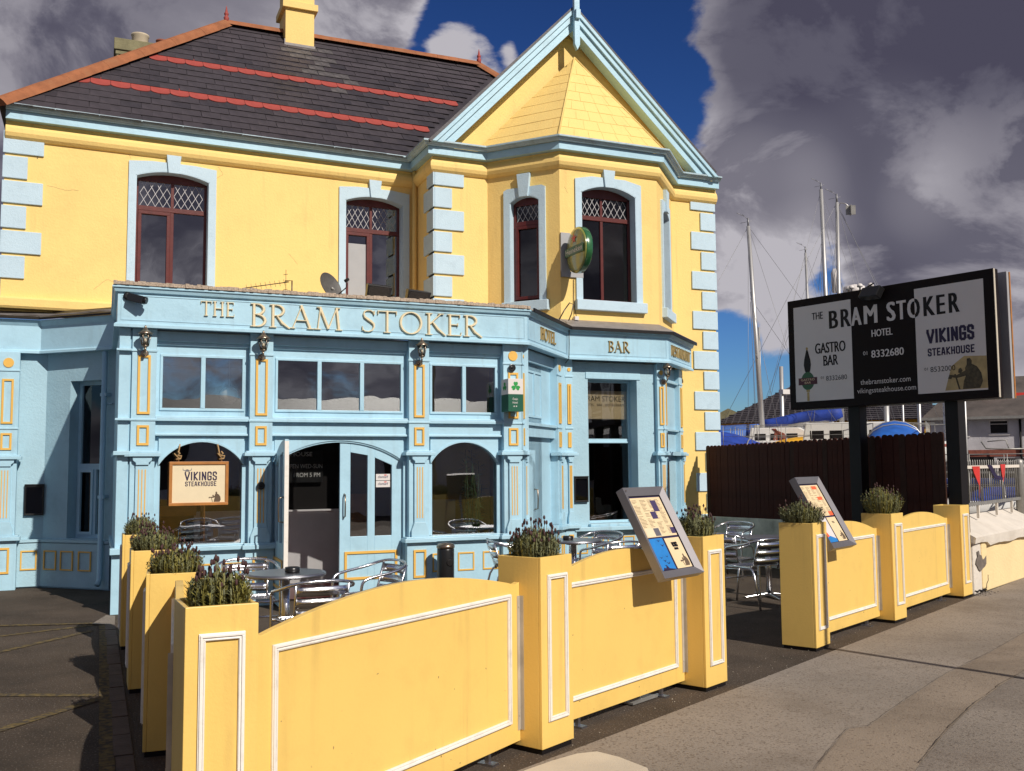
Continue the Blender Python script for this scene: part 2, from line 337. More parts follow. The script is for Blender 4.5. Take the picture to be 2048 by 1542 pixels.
# ---- raised roman letters from strokes
def stroke(b,pts,ws,d,y):
    """ribbon with chamfered top, base at y, proud by d (toward -y)"""
    P=[Vector(p) for p in pts]; m=len(P); Ls=[];Rs=[];li=[];ri=[]
    for i,p in enumerate(P):
        a=P[max(i-1,0)];c=P[min(i+1,m-1)]; t=(c-a).normalized(); n=Vector((-t.y,t.x)); w=(ws[i] if isinstance(ws,(list,tuple)) else ws)/2
        e=Vector((0,0)); 
        ins=min(w*.45,d*.6)
        Ls.append(p+n*w);Rs.append(p-n*w);li.append(p+n*(w-ins));ri.append(p-n*(w-ins))
    V=[(q.x,y,q.y) for q in Ls]+[(q.x,y,q.y) for q in Rs]+[(q.x,y-d,q.y) for q in li]+[(q.x,y-d,q.y) for q in ri]
    F=[]
    for i in range(m-1):
        F+=[(2*m+i,3*m+i,3*m+i+1,2*m+i+1),(i,2*m+i,2*m+i+1,i+1),(m+i,m+i+1,3*m+i+1,3*m+i),(i,i+1,m+i+1,m+i)]
    F+=[(0,m,3*m,2*m),(m-1,3*m-1,4*m-1,2*m-1)]
    b.add(V,F)
TH,TN,SF=.150,.072,.050
def _arc(cx,cz,rx,rz,a0,a1,n=16,th=TH,tn=TN):
    pts=[];ws=[]
    for i in range(n+1):
        a=R(a0+(a1-a0)*i/n); pts.append((cx+rx*math.cos(a),cz+rz*math.sin(a))); ws.append(tn+(th-tn)*abs(math.cos(a))**1.3)
    return pts,ws
def st(x,z0,z1,w=TH): return ([(x,z0),(x,z1)],w)
def sf(x,z,h=.13): return ([(x-h,z+(.02 if z<.5 else -.02)),(x+h,z+(.02 if z<.5 else -.02))],SF)
def ln(x0,z0,x1,z1,w): return ([(x0,z0),(x1,z1)],w)
SER={
'T':(.74,[st(.37,0,1),ln(.0,.965,.74,.965,.06),sf(.37,0),ln(.02,.99,.02,.82,.045),ln(.72,.99,.72,.82,.045)]),
'H':(.86,[st(.17,0,1),st(.69,0,1),ln(.17,.52,.69,.52,.06)]+[sf(x,z) for x in(.17,.69) for z in(0,1)]),
'E':(.62,[st(.16,0,1),ln(.05,.97,.56,.97,.055),ln(.16,.52,.47,.52,.055),ln(.05,.03,.60,.03,.055),ln(.55,.99,.55,.84,.045),ln(.47,.60,.47,.44,.04),ln(.585,.0,.61,.17,.045)]),
'B':(.64,[st(.16,0,1),ln(.04,.975,.3,.975,.05),ln(.04,.025,.3,.025,.05),_arc(.28,.76,.24,.215,90,-90),_arc(.28,.275,.29,.25,90,-90),ln(.16,.535,.3,.535,.05)]),
'R':(.74,[st(.16,0,1),ln(.04,.975,.3,.975,.05),_arc(.29,.745,.26,.23,90,-90),ln(.16,.515,.3,.515,.05),([(.30,.52),(.50,.22),(.78,-.02)],[.08,TH,.09]),sf(.16,0)]),
'A':(.86,[ln(.09,0,.43,1,.065),ln(.40,1.03,.76,0,TH),ln(.22,.36,.64,.36,.055),sf(.08,0,.11),sf(.77,0,.13)]),
'M':(1.06,[ln(.12,0,.22,1,.07),ln(.20,1,.53,.05,TH),ln(.53,.05,.85,1,.07),ln(.84,1,.94,0,TH),sf(.12,0,.12),sf(.94,0,.13),ln(.08,.98,.2,.98,.045),ln(.86,.98,.98,.98,.045)]),
'S':(.56,[([(.49,.80),(.46,.90),(.36,.975),(.24,.975),(.13,.91),(.10,.79),(.14,.67),(.26,.57),(.38,.48),(.48,.37),(.49,.22),(.42,.08),(.28,.02),(.15,.03),(.07,.10),(.05,.22)],[.04,.05,.055,.06,.075,.10,.13,TH,TH,.13,.10,.075,.06,.06,.05,.04]),ln(.50,.97,.50,.78,.035),ln(.05,.05,.05,.25,.035)]),
'O':(.98,[_arc(.49,.5,.40,.485,0,360,32)]),
'K':(.78,[st(.16,0,1),sf(.16,0),sf(.16,1),ln(.20,.50,.62,.98,.065),([(.30,.60),(.52,.28),(.82,-.01)],[.09,TH,.09]),sf(.63,1,.11)]),
'L':(.60,[st(.16,0,1),sf(.16,1),ln(.04,.03,.58,.03,.055),ln(.56,.0,.595,.19,.045)]),
'U':(.82,[st(.16,.35,1),st(.66,.35,1,.065),_arc(.41,.37,.25,.36,180,360),sf(.16,1),sf(.66,1,.11)]),
'N':(.88,[st(.16,0,1,.065),ln(.14,1,.72,0,TH),st(.72,0,1,.065),sf(.16,0,.11),sf(.72,1,.11),ln(.03,.98,.18,.98,.045)]),
}
# angular block capitals (single stroke)
BLK={'V':(.62,[[(.04,1),(.04,.82),(.31,.0),(.58,.82),(.58,1)]]),'I':(.2,[[(.1,0),(.1,1)]]),'K':(.56,[[(.08,0),(.08,1)],[(.52,1),(.1,.5),(.52,0)]]),
'N':(.6,[[(.08,0),(.08,1),(.52,0),(.52,1)]]),'G':(.56,[[(.5,.72),(.5,.9),(.4,1),(.16,1),(.06,.9),(.06,.1),(.16,0),(.4,0),(.5,.1),(.5,.45),(.3,.45)]]),
'S':(.54,[[(.48,.75),(.48,.9),(.38,1),(.16,1),(.06,.9),(.06,.6),(.48,.4),(.48,.1),(.38,0),(.16,0),(.06,.1),(.06,.25)]]),
'T':(.52,[[(.0,1),(.52,1)],[(.26,0),(.26,1)]]),'E':(.5,[[(.48,1),(.08,1),(.08,0),(.48,0)],[(.08,.5),(.4,.5)]]),
'A':(.58,[[(.06,0),(.22,1),(.36,1),(.52,0)],[(.14,.28),(.44,.28)]]),'H':(.56,[[(.08,0),(.08,1)],[(.48,0),(.48,1)],[(.08,.5),(.48,.5)]]),
'O':(.56,[[(.16,0),(.4,0),(.5,.1),(.5,.9),(.4,1),(.16,1),(.06,.9),(.06,.1),(.16,0)]]),'U':(.56,[[(.06,1),(.06,.1),(.16,0),(.4,0),(.5,.1),(.5,1)]])}
def blk_text(b,s,x,z,h,xs,w,y,gap=.13):
    """centred at x, cap height h, width scale xs; flat ribbon 1 mm proud"""
    tot=sum((BLK[c][0]+gap) for c in s)-gap; x-=tot*h*xs/2; k=0
    for c in s:
        for pts in BLK[c][1]:
            P=[Vector((x+p[0]*h*xs,z+p[1]*h)) for p in pts]
            for a,c2 in zip(P,P[1:]):
                t=(c2-a).normalized(); n=Vector((-t.y,t.x))*w/2; a2=a-t*w*.35; c3=c2+t*w*.35; k+=1; yy=y-.00025*(k%4)
                b.add([(q.x,yy,q.y) for q in (a2+n,a2-n,c3-n,c3+n)],[(0,1,2,3)])
        x+=(BLK[c][0]+gap)*h*xs
def serif_word(parent,s,x0,z0,h,Mx,y,d,m,xs=1,space=.4,gap=.06,name='letter'):
    """each raised letter is a part of the building"""
    x=x0
    for c in s:
        if c==' ': x+=space*h*xs; continue
        w,strokes=SER[c]; b=B(Mx); k=0
        for pts,ws in strokes:
            k+=1
            sc=[((x+p[0]*h*xs),(z0+p[1]*h)) for p in pts]
            ww=[q*h for q in ws] if isinstance(ws,(list,tuple)) else ws*h
            stroke(b,sc,ww,d+.0004*k,y)
        obj(name,b,m,parent); x+=(w+gap)*h*xs
    return x
def serif_width(s,h,xs=1,space=.4,gap=.06): return sum((space if c==' ' else SER[c][0]+gap) for c in s)*h*xs
_tc={}
def text_me(s,bold=0):
    if (s,bold) in _tc: return _tc[(s,bold)]
    cu=bpy.data.curves.new('t','FONT'); cu.body=s; cu.size=1; cu.offset=bold; cu.fill_mode='FRONT'; cu.resolution_u=3
    o=bpy.data.objects.new('t',cu); COL.objects.link(o); bpy.context.view_layer.update()
    me=bpy.data.meshes.new_from_object(o.evaluated_get(bpy.context.evaluated_depsgraph_get()))
    bpy.data.objects.remove(o); 
    vs=[v.co.copy() for v in me.vertices]; fs=[tuple(p.vertices) for p in me.polygons]
    x0=min(v.x for v in vs);x1=max(v.x for v in vs); z1=max(v.y for v in vs)
    _tc[(s,bold)]=(vs,fs,x0,x1); return _tc[(s,bold)]
def text(b,s,x,z,h,y,width=None,xs=1,align='c',bold=0,clip=None):
    """flat printed lettering, cap height h, baseline z"""
    if bold:
        for j,q in enumerate((-1,1)): text(b,s,x+q*bold*h*.55,z,h,y-.0002*(j+1),width,xs,align,0,clip)
    vs,fs,x0,x1=text_me(s,0); k=h/.70
    kx=(width/(x1-x0)) if width else k*xs
    w=(x1-x0)*kx; ox=x-(w/2 if align=='c' else (w if align=='r' else 0))
    V=[Vector((ox+(v.x-x0)*kx,y,z+v.y*k)) for v in vs]
    if clip:
        bm=bmesh.new(); bv=[bm.verts.new(v) for v in V]
        for f in fs:
            try: bm.faces.new([bv[i] for i in f])
            except ValueError: pass
        cx,side=clip
        bmesh.ops.bisect_plane(bm,geom=bm.verts[:]+bm.edges[:]+bm.faces[:],plane_co=(cx,0,0),plane_no=(side,0,0),clear_outer=True)
        bm.verts.index_update(); V=[v.co.copy() for v in bm.verts]; fs=[tuple(v.index for v in f.verts) for f in bm.faces]; bm.free()
    b.add(V,fs)
#==SETTING==
def struct(name,b,m): 
    o=obj(name,b,m); o['kind']='structure'; return o
RA=26.6                                    # direction of the street and the planter row
# ------------------------------------------------------------------ ground
b=B(); b.quad((-400,-60,-.012),(400,-60,-.012),(400,600,-.012),(-400,600,-.012)); struct('boatyard_ground',b,'ground')
b=B(); b.quad((-30,-8,0),(9.75,-8,0),(9.75,16,0),(-30,16,0)); struct('asphalt_forecourt',b,'asphalt')
# pavement strip, falls away to the road; edge line through (2.55,5.13)-(5.67,6.81)-(10.97,9.05)
F=FR(2.55,5.06,RA)
def strip(u0,u1,v0,v1,z,m,name,tilt=.0):
    b=B(F); n=14; vs=[];fs=[]
    for i in range(n+1):
        u=u0+(u1-u0)*i/n
        j=.012*math.sin(i*2.3)+.008*math.sin(i*5.1) if v1>-.1 else 0
        vs+=[(u,v1+j,z),(u,v0,z)]
        if i: fs.append((2*i-2,2*i-1,2*i+1,2*i))
    b.add(vs,fs); return struct(name,b,m)
strip(-9,70,-6,0,.006,'paving','pavement')
PA=[(20,12.7),(7.937,6.571),(6.878,6.036),(5.911,5.587),(4.97,5.073),(4.339,4.705),(4.188,4.712),(4.058,4.621),(3.486,4.179),(1.6,2.75),(.4,1.9)]
PB=[(21,11.6),(6.507,5.404),(5.902,5.127),(5.869,5.099),(5.339,4.825),(4.723,4.464),(4.056,4.031),(3.0,3.3),(1.4,1.9)]
def flat(pts,z,m,name): b=B(); b.add([(x,y,z) for x,y in pts],[tuple(range(len(pts)))]); return struct(name,b,m)
flat(PA+PB[::-1],.0100,'paving_b','pavement_patch')
flat(PB+[(1.4,.2),(9,-1),(22,6)],.0085,'paving_g','pavement_patch')
flat([(2.10,4.78),(2.30,4.87),(2.48,4.93),(2.60,4.92),(2.66,4.78),(2.70,4.55),(2.5,4.1),(2.0,3.6),(1.0,3.6)],.014,'paving_l','pale_pavement_slab')
b=B(); z=.017
rj=random.Random(8)
def jline(pts,w):
    global z
    for (a0,a1),(c0,c1) in zip(pts,pts[1:]):
        n_=max(1,int(math.hypot(c0-a0,c1-a1)/.07)); t=Vector((c0-a0,c1-a1)).normalized(); nn=Vector((-t.y,t.x)); pv=None
        for k in range(n_+1):
            x=a0+(c0-a0)*k/n_+nn.x*rj.uniform(-.004,.004); y=a1+(c1-a1)*k/n_+nn.y*rj.uniform(-.004,.004); ww=w*rj.uniform(.3,1.3); q=((x-nn.x*ww,y-nn.y*ww,z),(x+nn.x*ww,y+nn.y*ww,z))
            if pv: b.quad(pv[0],q[0],q[1],pv[1])
            pv=q
        z+=.0002
jline(PA[:9],.0022); jline(PB[:7],.0035); jline([(6.878,6.036),(7.012,5.816),(7.3,5.45)],.003)
struct('pavement_joints',b,'tar')
# faded yellow parking hatching and a red-brown kerb edge along the left planters
b=B(); z=.004
for a,c in (((-3.2,9.75),(.12,11.02)),((-2.2,8.05),(.02,10.62)),((-2.3,8.75),(.05,7.62)),((-2.2,5.0),(.12,7.55)),((.10,5.3),(.13,11.0)),((-3,12.0),(.1,11.08)),((-2.6,6.9),(-.1,5.6))):
    a=Vector(a);c=Vector(c); t=(c-a).normalized(); n=Vector((-t.y,t.x))*.04
    b.quad((a.x-n.x,a.y-n.y,z),(c.x-n.x,c.y-n.y,z),(c.x+n.x,c.y+n.y,z),(a.x+n.x,a.y+n.y,z)); z+=.0006
struct('parking_lines',b,'linepaint')
b=B(); b.add([(.02,11.02,.012),(.235,10.86,.012),(.25,11.5,.012),(.16,11.6,.012)],[(0,1,2,3)]); struct('concrete_kerb',b,'paving_g')
b=B(); 
for i in range(14): b.box(.14+.004*(i%3),.24,4.6+.46*i,5.04+.46*i,0,.008+.002*(i%2))
struct('red_brown_edging',b,'ridgekerb')
# grit and leaves
b=B(); rnd=random.Random(3)
for i in range(260):
    t=rnd.uniform(-2,9); v=rnd.gauss(.18,.22); p=FR(2.55,5.06,RA)@Vector((t,v,0)); s_=rnd.uniform(.0015,.005); a=rnd.uniform(0,6)
    b.add([(p.x+s_*math.cos(a+k*2.1),p.y+s_*math.sin(a+k*2.1),.007) for k in range(3)]+[(p.x,p.y,.007+s_*.8)],[(0,1,3),(1,2,3),(2,0,3)])
o=struct('loose_grit',b,'paving_l'); o['kind']='stuff'; o['label']='pale grit scattered along the foot of the yellow barrier panels'
# ------------------------------------------------------------------ hotel
H=thing('hotel_building','two storey yellow and pale blue hotel with gabled bay, slate roof and blue shopfront','hotel',(4.5,14.2,0))
MA=FR(4.6,15.2,2.4)                 # main wall frame
GA=FR(0,14.25,0)
LC=Vector((4.6-5.85*math.cos(R(2.4)),15.2-5.85*math.sin(R(2.4)),0))
def hp(name,b,m,bevel=0,label=None,parent=None): return obj(name,b,m,parent or H,bevel,label=label)
# walls
b=B(MA); OPS=[(-4.14,-3.10,4.15,5.88,.10),(-1.0,-.02,4.15,5.86,.10)]
wall(b,-5.85,.21,3.75,6.60,0,.3,OPS)
hp('main_wall',b,'yellow',label='yellow rendered upper wall')
b=B(); b.box(4.8,5.05,14.252,15.2,3.62,6.60); hp('return_wall',b,'yellow')
b=B(); b.box(4.8,5.705,14.25,14.5,0,6.62); b.box(9.15,10.02,14.25,14.5,0,6.62)
b.prism([(4.8,6.62),(10.02,6.62),(7.41,9.15)],14.30,14.5)
b.box(9.8,10.018,14.5,20,0,6.6)
hp('gable_wall',b,'yellow')
# cant and front of bay
CL=FR(5.70,14.25,-49.2); LCL=math.hypot(.82,.95)
b=B(CL); wall(b,0,LCL,3.5,6.6,0,.22,[(.40,.92,4.13,5.72,.10)]); hp('bay_wall_left',b,'yellow')
b=B(FR(0,13.3)); wall(b,6.52,8.27,3.5,6.6,0,.25,[(6.88,7.86,4.13,5.84,.13)]); hp('bay_wall_front',b,'yellow')
CR=FR(8.27,13.3,47.2); LCR=math.hypot(.88,.95)
b=B(CR); wall(b,0,LCR,3.5,6.6,0,.22,[(.38,.92,4.13,5.72,.10)]); hp('bay_wall_right',b,'yellow')
# cornice path
PATH=[(LC.x,LC.y+.6),(LC.x,LC.y),(4.8,15.208),(4.8,14.25),(5.70,14.25),(6.52,13.3),(8.27,13.3),(9.15,14.25),(10.06,14.25)]
PATH2=PATH[1:]
b=B(); b.sweep([(-.02,6.17),(.03,6.185),(.065,6.22),(.085,6.27),(.08,6.33),(.05,6.38),(.03,6.40),(.03,6.50),(-.02,6.50)],PATH2); hp('cornice_bead',b,'yellow')
b=B(); b.sweep([(.0301,6.44),(.14,6.44),(.14,6.56),(.0301,6.56)],PATH2); hp('fascia_board',b,'blue')
b=B(); b.sweep([(.1405,6.565),(.165,6.555),(.19,6.562),(.205,6.58),(.215,6.585),(.222,6.60),(.245,6.607),(.245,6.632),(.222,6.634),(.215,6.61),(.16,6.61),(.15,6.63),(.1405,6.63)],PATH2); hp('gutter',b,'gutter')
# quoins: alternating long and short blocks
def quoins(F,u,side,z0,z1,long=.49,short=.29,ret=None,retside=0):
    z=z1; k=0
    while z-.315>z0:
        w=long if k%2==0 else short
        b=B(F)
        if side>0: b.box(u-.025 if ret is None else u,u+w,-.03,0,z-.315,z)
        else: b.box(u-w,u+.025,-.03,0,z-.315,z)
        hp('quoin',b,'quoin',.008)
        if ret:
            b=B(F); w2=.29 if k%2==0 else .45
            b.box(u-.03,u-.0005,-.03,w2,z-.315,z); hp('quoin',b,'quoin',.008)
        z-=.352; k+=1
quoins(MA,-5.85,1,3.95,6.30)
quoins(GA,4.80,1,3.6,6.30,ret=True)
quoins(GA,10.02,-1,.2,6.36)
# band under the main wall, lean lead roof over the left wing
b=B(); b.sweep([(-.02,3.78),(.04,3.80),(.10,3.80),(.12,3.83),(.12,3.93),(.09,3.96),(-.02,3.96)],[(LC.x-3,LC.y-.13),(LC.x,LC.y),(.5,LC.y+.075)])
hp('wing_cornice_band',b,'yellow')
# upper windows -------------------------------------------------
def lattice(b,u0,u1,z0,z1,y,nx,slope=1.75,w=.0065):
    """diamond leading clipped to a rectangle"""
    W_=u1-u0;Hh=z1-z0; step=W_/nx; 
    for sgn in (1,-1):
        k=-int(Hh/slope/step)-2
        while k<nx+int(Hh/slope/step)+3:
            # line: u = u0+k*step + sgn*(z-z0)/slope
            pts=[]
            for z in (z0,z1):
                pts.append((u0+k*step+sgn*(z-z0)/slope,z))
            (a,za),(c,zc)=pts
            # clip in u
            t0,t1=0,1
            d=c-a
            for lo,hi in ((u0,u1),):
                ta=(lo-a)/d; tb=(hi-a)/d
                if ta>tb: ta,tb=tb,ta
                t0=max(t0,ta);t1=min(t1,tb)
            if t1-t0>.02:
                p=Vector((a+d*t0,za+(zc-za)*t0));q=Vector((a+d*t1,za+(zc-za)*t1)); t=(q-p).normalized(); n=Vector((-t.y,t.x))*w/2
                yy=y-(.002 if sgn>0 else 0)
                b.add([(r.x,yy,r.y) for r in (p+n,p-n,q-n,q+n)]+[(r.x,yy+.002,r.y) for r in (p+n,p-n,q-n,q+n)],[(0,1,2,3),(7,6,5,4),(0,3,7,4),(1,5,6,2)])
            k+=1
def upper_window(F,u0,u1,z0,sp,rise,zt,mull,yd=.15,casement=None,sill=None,sb=.10,gl='glass_up',diam=4,keyw=.20):
    # surround
    b=B(F); o0,o1=u0-sb,u1+sb
    b.box(o0,u0,-.03,.0,z0-.0,sp); b.box(u1,o1,-.03,.0,z0,sp)
    inn=arc(u0,u1,sp,rise); c=(u0+u1)/2
    n=len(inn); h=sp+rise
    outer=[(o0,sp),(o0,sp+.20),(c-.30,sp+rise+.13),(c+.30,sp+rise+.13),(o1,sp+.20),(o1,sp)]
    b.prism(outer+[p for p in inn[::-1]],-.03,0)
    # reveal lining
    b.box(u0-.001,u0+.012,-.028,yd,z0,sp); b.box(u1-.012,u1+.001,-.028,yd,z0,sp)
    b.prism([*arc(u0,u1,sp,rise),*[(x,z-.012) for x,z in arc(u0,u1,sp,rise)[::-1]]],-.028,yd)
    hp('window_surround',b,'quoin')
    b=B(F); zt_=sp+rise
    b.prism([(c-.075,zt_-.03),(c+.075,zt_-.03),(c+.115,zt_+.34),(c-.115,zt_+.34)],-.065,.0); hp('keystone',b,'quoin',.006)
    if sill:
        b=B(F); b.box(o0-.02,o1+.05,-.09,.10,z0-.16,z0); hp('window_sill',b,'quoin',.008)
    w=obj('window',frame_b(F,u0,u1,z0,sp,rise,zt,mull,yd,casement),'darkwood',H,.004)
    e=.05
    cols=[u0+e]+[m for m in mull]+[u1-e]
    for a,c2 in zip(cols,cols[1:]):
        for lo,hi in ((z0+e,zt-.03),(zt+.03,sp-.02 if rise else sp-e)):
            b=B(F); b.box(a,c2,yd+.028,yd+.032,lo,hi); obj('pane',b,gl,w)
        b=B(F); lattice(b,a+.022,c2-.022,zt+.04,sp-.03,yd+.022,diam); obj('leading',b,'lead_strip',w)
    return w
def frame_b(F,u0,u1,z0,sp,rise,zt,mull,yd,casement):
    b=B(F); y0,y1=yd,yd+.06; e=.05
    b.box(u0+.01,u0+e,y0,y1,z0,sp); b.box(u1-e,u1-.01,y0,y1,z0,sp); b.box(u0+e,u1-e,y0,y1,z0,z0+e)
    b.prism([*arc(u0+.01,u1-.01,sp-.01,rise),(u1-.01,sp-.03),(u0+.01,sp-.03)],y0,y1)
    b.box(u0+e,u1-e,y0-.004,y1,zt-.035,zt+.035)
    for m in mull: b.box(m-.025,m+.025,y0+.003,y1,z0+e,zt-.035); b.box(m-.022,m+.022,y0+.003,y1,zt+.035,sp-.03)
    if casement:
        a,c=casement; b.frame(a,c,z0+e+.004,zt-.039,.05,y0-.015,y0+.02)
    return b
upper_window(MA,-4.14,-3.10,4.15,5.88,.10,5.44,[-3.61],casement=(-4.09,-3.635),diam=4)
upper_window(MA,-1.0,-.02,4.15,5.86,.10,5.42,[-.52],casement=(-.95,-.545),sb=.10)
upper_window(FR(0,13.3),6.88,7.86,4.13,5.84,.13,5.48,[7.33],sill=True,gl='glass_dim')
upper_window(CL,.40,.92,4.13,5.72,.10,5.40,[],casement=(.45,.87),sill=True,yd=.10,diam=4,gl='glass_dim')
upper_window(CR,.38,.92,4.13,5.72,.10,5.40,[],casement=(.43,.87),sill=True,yd=.10,diam=4,gl='glass_dim')
# dark rooms behind the upstairs windows, with a pale blind behind the small casement
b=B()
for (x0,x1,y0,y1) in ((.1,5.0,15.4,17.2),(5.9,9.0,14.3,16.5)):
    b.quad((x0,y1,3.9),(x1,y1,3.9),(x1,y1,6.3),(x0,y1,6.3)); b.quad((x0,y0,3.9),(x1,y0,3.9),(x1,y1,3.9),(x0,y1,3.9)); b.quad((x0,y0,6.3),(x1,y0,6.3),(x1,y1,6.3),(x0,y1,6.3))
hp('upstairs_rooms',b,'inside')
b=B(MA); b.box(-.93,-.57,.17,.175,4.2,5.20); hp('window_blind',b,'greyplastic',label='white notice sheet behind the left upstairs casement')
# ------------------------------------------------------------------ roofs
X0,ZE,ZR,YR=-1.33,6.60,9.73,18.04
def ye(x): return 14.71+.0419*(x+1.3)
def RP(x,t,off=0):
    y0=ye(x); n=Vector((0,-.683,.73)); return Vector((x,y0+(YR-y0)*t,ZE+(ZR-ZE)*t))+n*off
roof=B(); A_=RP(X0,0);B_=RP(10.36,0);C_=RP(7.02,1);D_=RP(2.04,1)
gx,gt=24,14; gv=[RP((X0+3.37*j/gt)+((10.36-3.34*j/gt)-(X0+3.37*j/gt))*i/gx,j/gt,-.004) for j in range(gt+1) for i in range(gx+1)]
roof.add(gv,[(j*(gx+1)+i,j*(gx+1)+i+1,(j+1)*(gx+1)+i+1,(j+1)*(gx+1)+i) for j in range(gt) for i in range(gx)])
roof.add([Vector((10.36,14.75,ZE)),Vector((10.36,21.4,ZE)),C_],[(0,1,2)]); roof.add([Vector((X0,21.4,ZE)),Vector((X0,14.71,ZE)),D_],[(0,1,2)]); roof.add([Vector((10.36,21.4,ZE)),Vector((X0,21.4,ZE)),D_,C_],[(0,1,2,3)])
RF=hp('roof',roof,'slate2',label='dark slate hipped main roof')
ncour=21; slw=.285
sl=B(); sl.box(-slw/2+.002,slw/2-.002,0,.30,-.004,.003); slate_me=sl.mesh('slate','slate')
slate_alt=sl.mesh('slate','slate2'); slate_pl=sl.mesh('slate','slate_pale')
sc=B(); pts=[(-slw/2+.003,.30),(-slw/2+.003,.055)]+[(-(slw/2-.003)*math.cos(math.pi*i/8),.055-.075*math.sin(math.pi*i/8)) for i in range(1,8)]+[(slw/2-.003,.055),(slw/2-.003,.30)]
sc.hprism(pts,-.004,.007); scal_me=sc.mesh('scallop_tile','redtile')
cands=[]; rnd=random.Random(5)
upv=Vector((0,.73,.683)).normalized(); nrm=Vector((0,-.683,.73)).normalized(); xv=Vector((1,0,0))
for r in range(ncour):
    t=(r+.0)/ncour; red=r in (5,11)
    x=X0+(slw/2 if r%2 else 0)
    while x<8.6:
        x+=slw
        xl=X0+3.36*(t+.01); xr=10.36-3.34*t
        if x-slw*.35<xl or x+slw*.3>xr: continue
        p=RP(x,t+.002,.012)
        if x>4.55 and p.z<6.62+(x-4.62)*1.03: continue
        cands.append((red,r,x,t))
cands.sort(key=lambda c:(not c[0],c[1],c[2]))
stuff=B(); cnt=0
for red,r,x,t in cands:
    p=RP(x+(0 if red else rnd.uniform(-.006,.006)),t,.014+(0 if red else rnd.uniform(0,.004))); tilt=.035+rnd.uniform(-.004,.006)
    sl_x=Vector((1,.0419*(1-t),0)).normalized(); u=(upv+nrm*-tilt).normalized(); n=sl_x.cross(u).normalized()
    Mx=Matrix(((sl_x.x,u.x,n.x,p.x),(sl_x.y,u.y,n.y,p.y),(sl_x.z,u.z,n.z,p.z),(0,0,0,1)))
    if red: inst('scallop_tile',scal_me,RF,Mx)
    elif 2.95<x<4.25 and t<.90 and rnd.random()<(.75 if abs(x-3.45-(.86-t)*.9)<.42 else 0)*min(1,max(0,(t-.38)/.4)): inst('slate',slate_pl,RF,Mx)
    elif cnt<265: cnt+=1; inst('slate',slate_alt if rnd.random()<.25 else slate_me,RF,Mx)
    else:
        stuff.M=Mx; stuff.box(-slw/2+.002,slw/2-.002,0,.30,-.004,.003)
o=hp('upper_slates',stuff,'slate',parent=RF); o['kind']='stuff'
def ridge_run(a,c,n,name='ridge_tile',r=.085):
    a=Vector(a);c=Vector(c); d=(c-a)/n
    me=None
    for i in range(n):
        b=B(); p=a+d*i; q=a+d*(i+1)*.999; t=d.normalized(); s_=t.cross(Vector((0,0,1))).normalized(); u=s_.cross(t)
        rr=r*(1+.03*(i%2)); prof=[(-1.25,-.75),(-.95,-.1),(-.45,.42),(0,.55),(.45,.42),(.95,-.1),(1.25,-.75)]
        vs=[p+s_*x*rr+u*y*rr for x,y in prof]+[q+s_*x*rr*1.02+u*y*rr*1.02 for x,y in prof]; m=len(prof)
        b.add(vs,[(k,k+1,k+1+m,k+m) for k in range(m-1)]+[tuple(range(m))]+[tuple(range(2*m-1,m-1,-1))]); hp(name,b,'ridge',parent=RF)
ridge_run(RP(X0,0,.03),RP(2.04,1,.05),13,r=.10); ridge_run(RP(2.04,1,.05),RP(7.02,1,.05),11); ridge_run(RP(7.02,1,.05),RP(10.3,.02,.03),11)
for p in (RP(2.04,1,.1),RP(7.02,1,.1)):
    b=B(); b.lathe([(.05,-.06),(.042,.0),(.05,.03),(.04,.05),(.025,.065),(.04,.09),(.043,.11),(.025,.14),(.015,.20),(.003,.26)],p.x,p.y,p.z,10); hp('ridge_finial',b,'redtile',parent=RF)
# chimney on the ridge
b=B(); b.box(3.07,3.60,17.70,18.35,8.9,10.72); CH=hp('chimney',b,'yellow',label='yellow rendered chimney on the ridge')
b=B(); b.box(3.01,3.66,17.64,18.41,10.10,10.22); hp('chimney_band',b,'yellow',parent=CH)
b=B(); b.add([(3.03,17.68,9.33),(3.64,17.68,9.33),(3.66,17.60,9.20),(3.01,17.60,9.20)],[(0,1,2,3)]); b.box(3.05,3.62,17.68,17.70,9.30,9.43); b.box(3.05,3.07,17.69,18.36,9.3,9.5); hp('lead_flashing',b,'lead',parent=CH)
# rear chimney
b=B(); b.box(.22,1.25,20.9,21.4,7.5,10.05); b.box(.20,1.27,20.88,21.42,10.03,10.13); b.box(.17,1.32,20.85,21.45,10.12,10.36)
CH2=hp('rear_chimney',b,'stone',.01,label='old mossy chimney stack behind the left hip')
b=B(); b.lathe([(.15,0),(.16,.02),(.165,.17),(.18,.19),(.18,.22)],.67,21.1,10.36,16); hp('chimney_pot',b,'pot',parent=CH2,label='cream chimney pot')
b=B(); b.lathe([(.11,0),(.11,.13),(.125,.14),(.125,.17)],1.1,21.1,10.36,16); hp('chimney_pot',b,'potred',parent=CH2,label='small red chimney pot')
# gable roof
AP=(7.18,9.18); GL=(4.66,6.58); GR=(9.90,6.66)
b=B()
for (x0,z0),(x1,z1),(n0,n1) in ((GL,AP,(-.72,.69)),(GR,AP,(.67,.74))):
    pr=[(x0,z0),(x1,z1),(x1,z1+.05),(x0+.05*n0,z0+.05*n1)]
    b.prism(pr,13.98,18.2)
hp('gable_roof',b,'slate2',parent=RF)
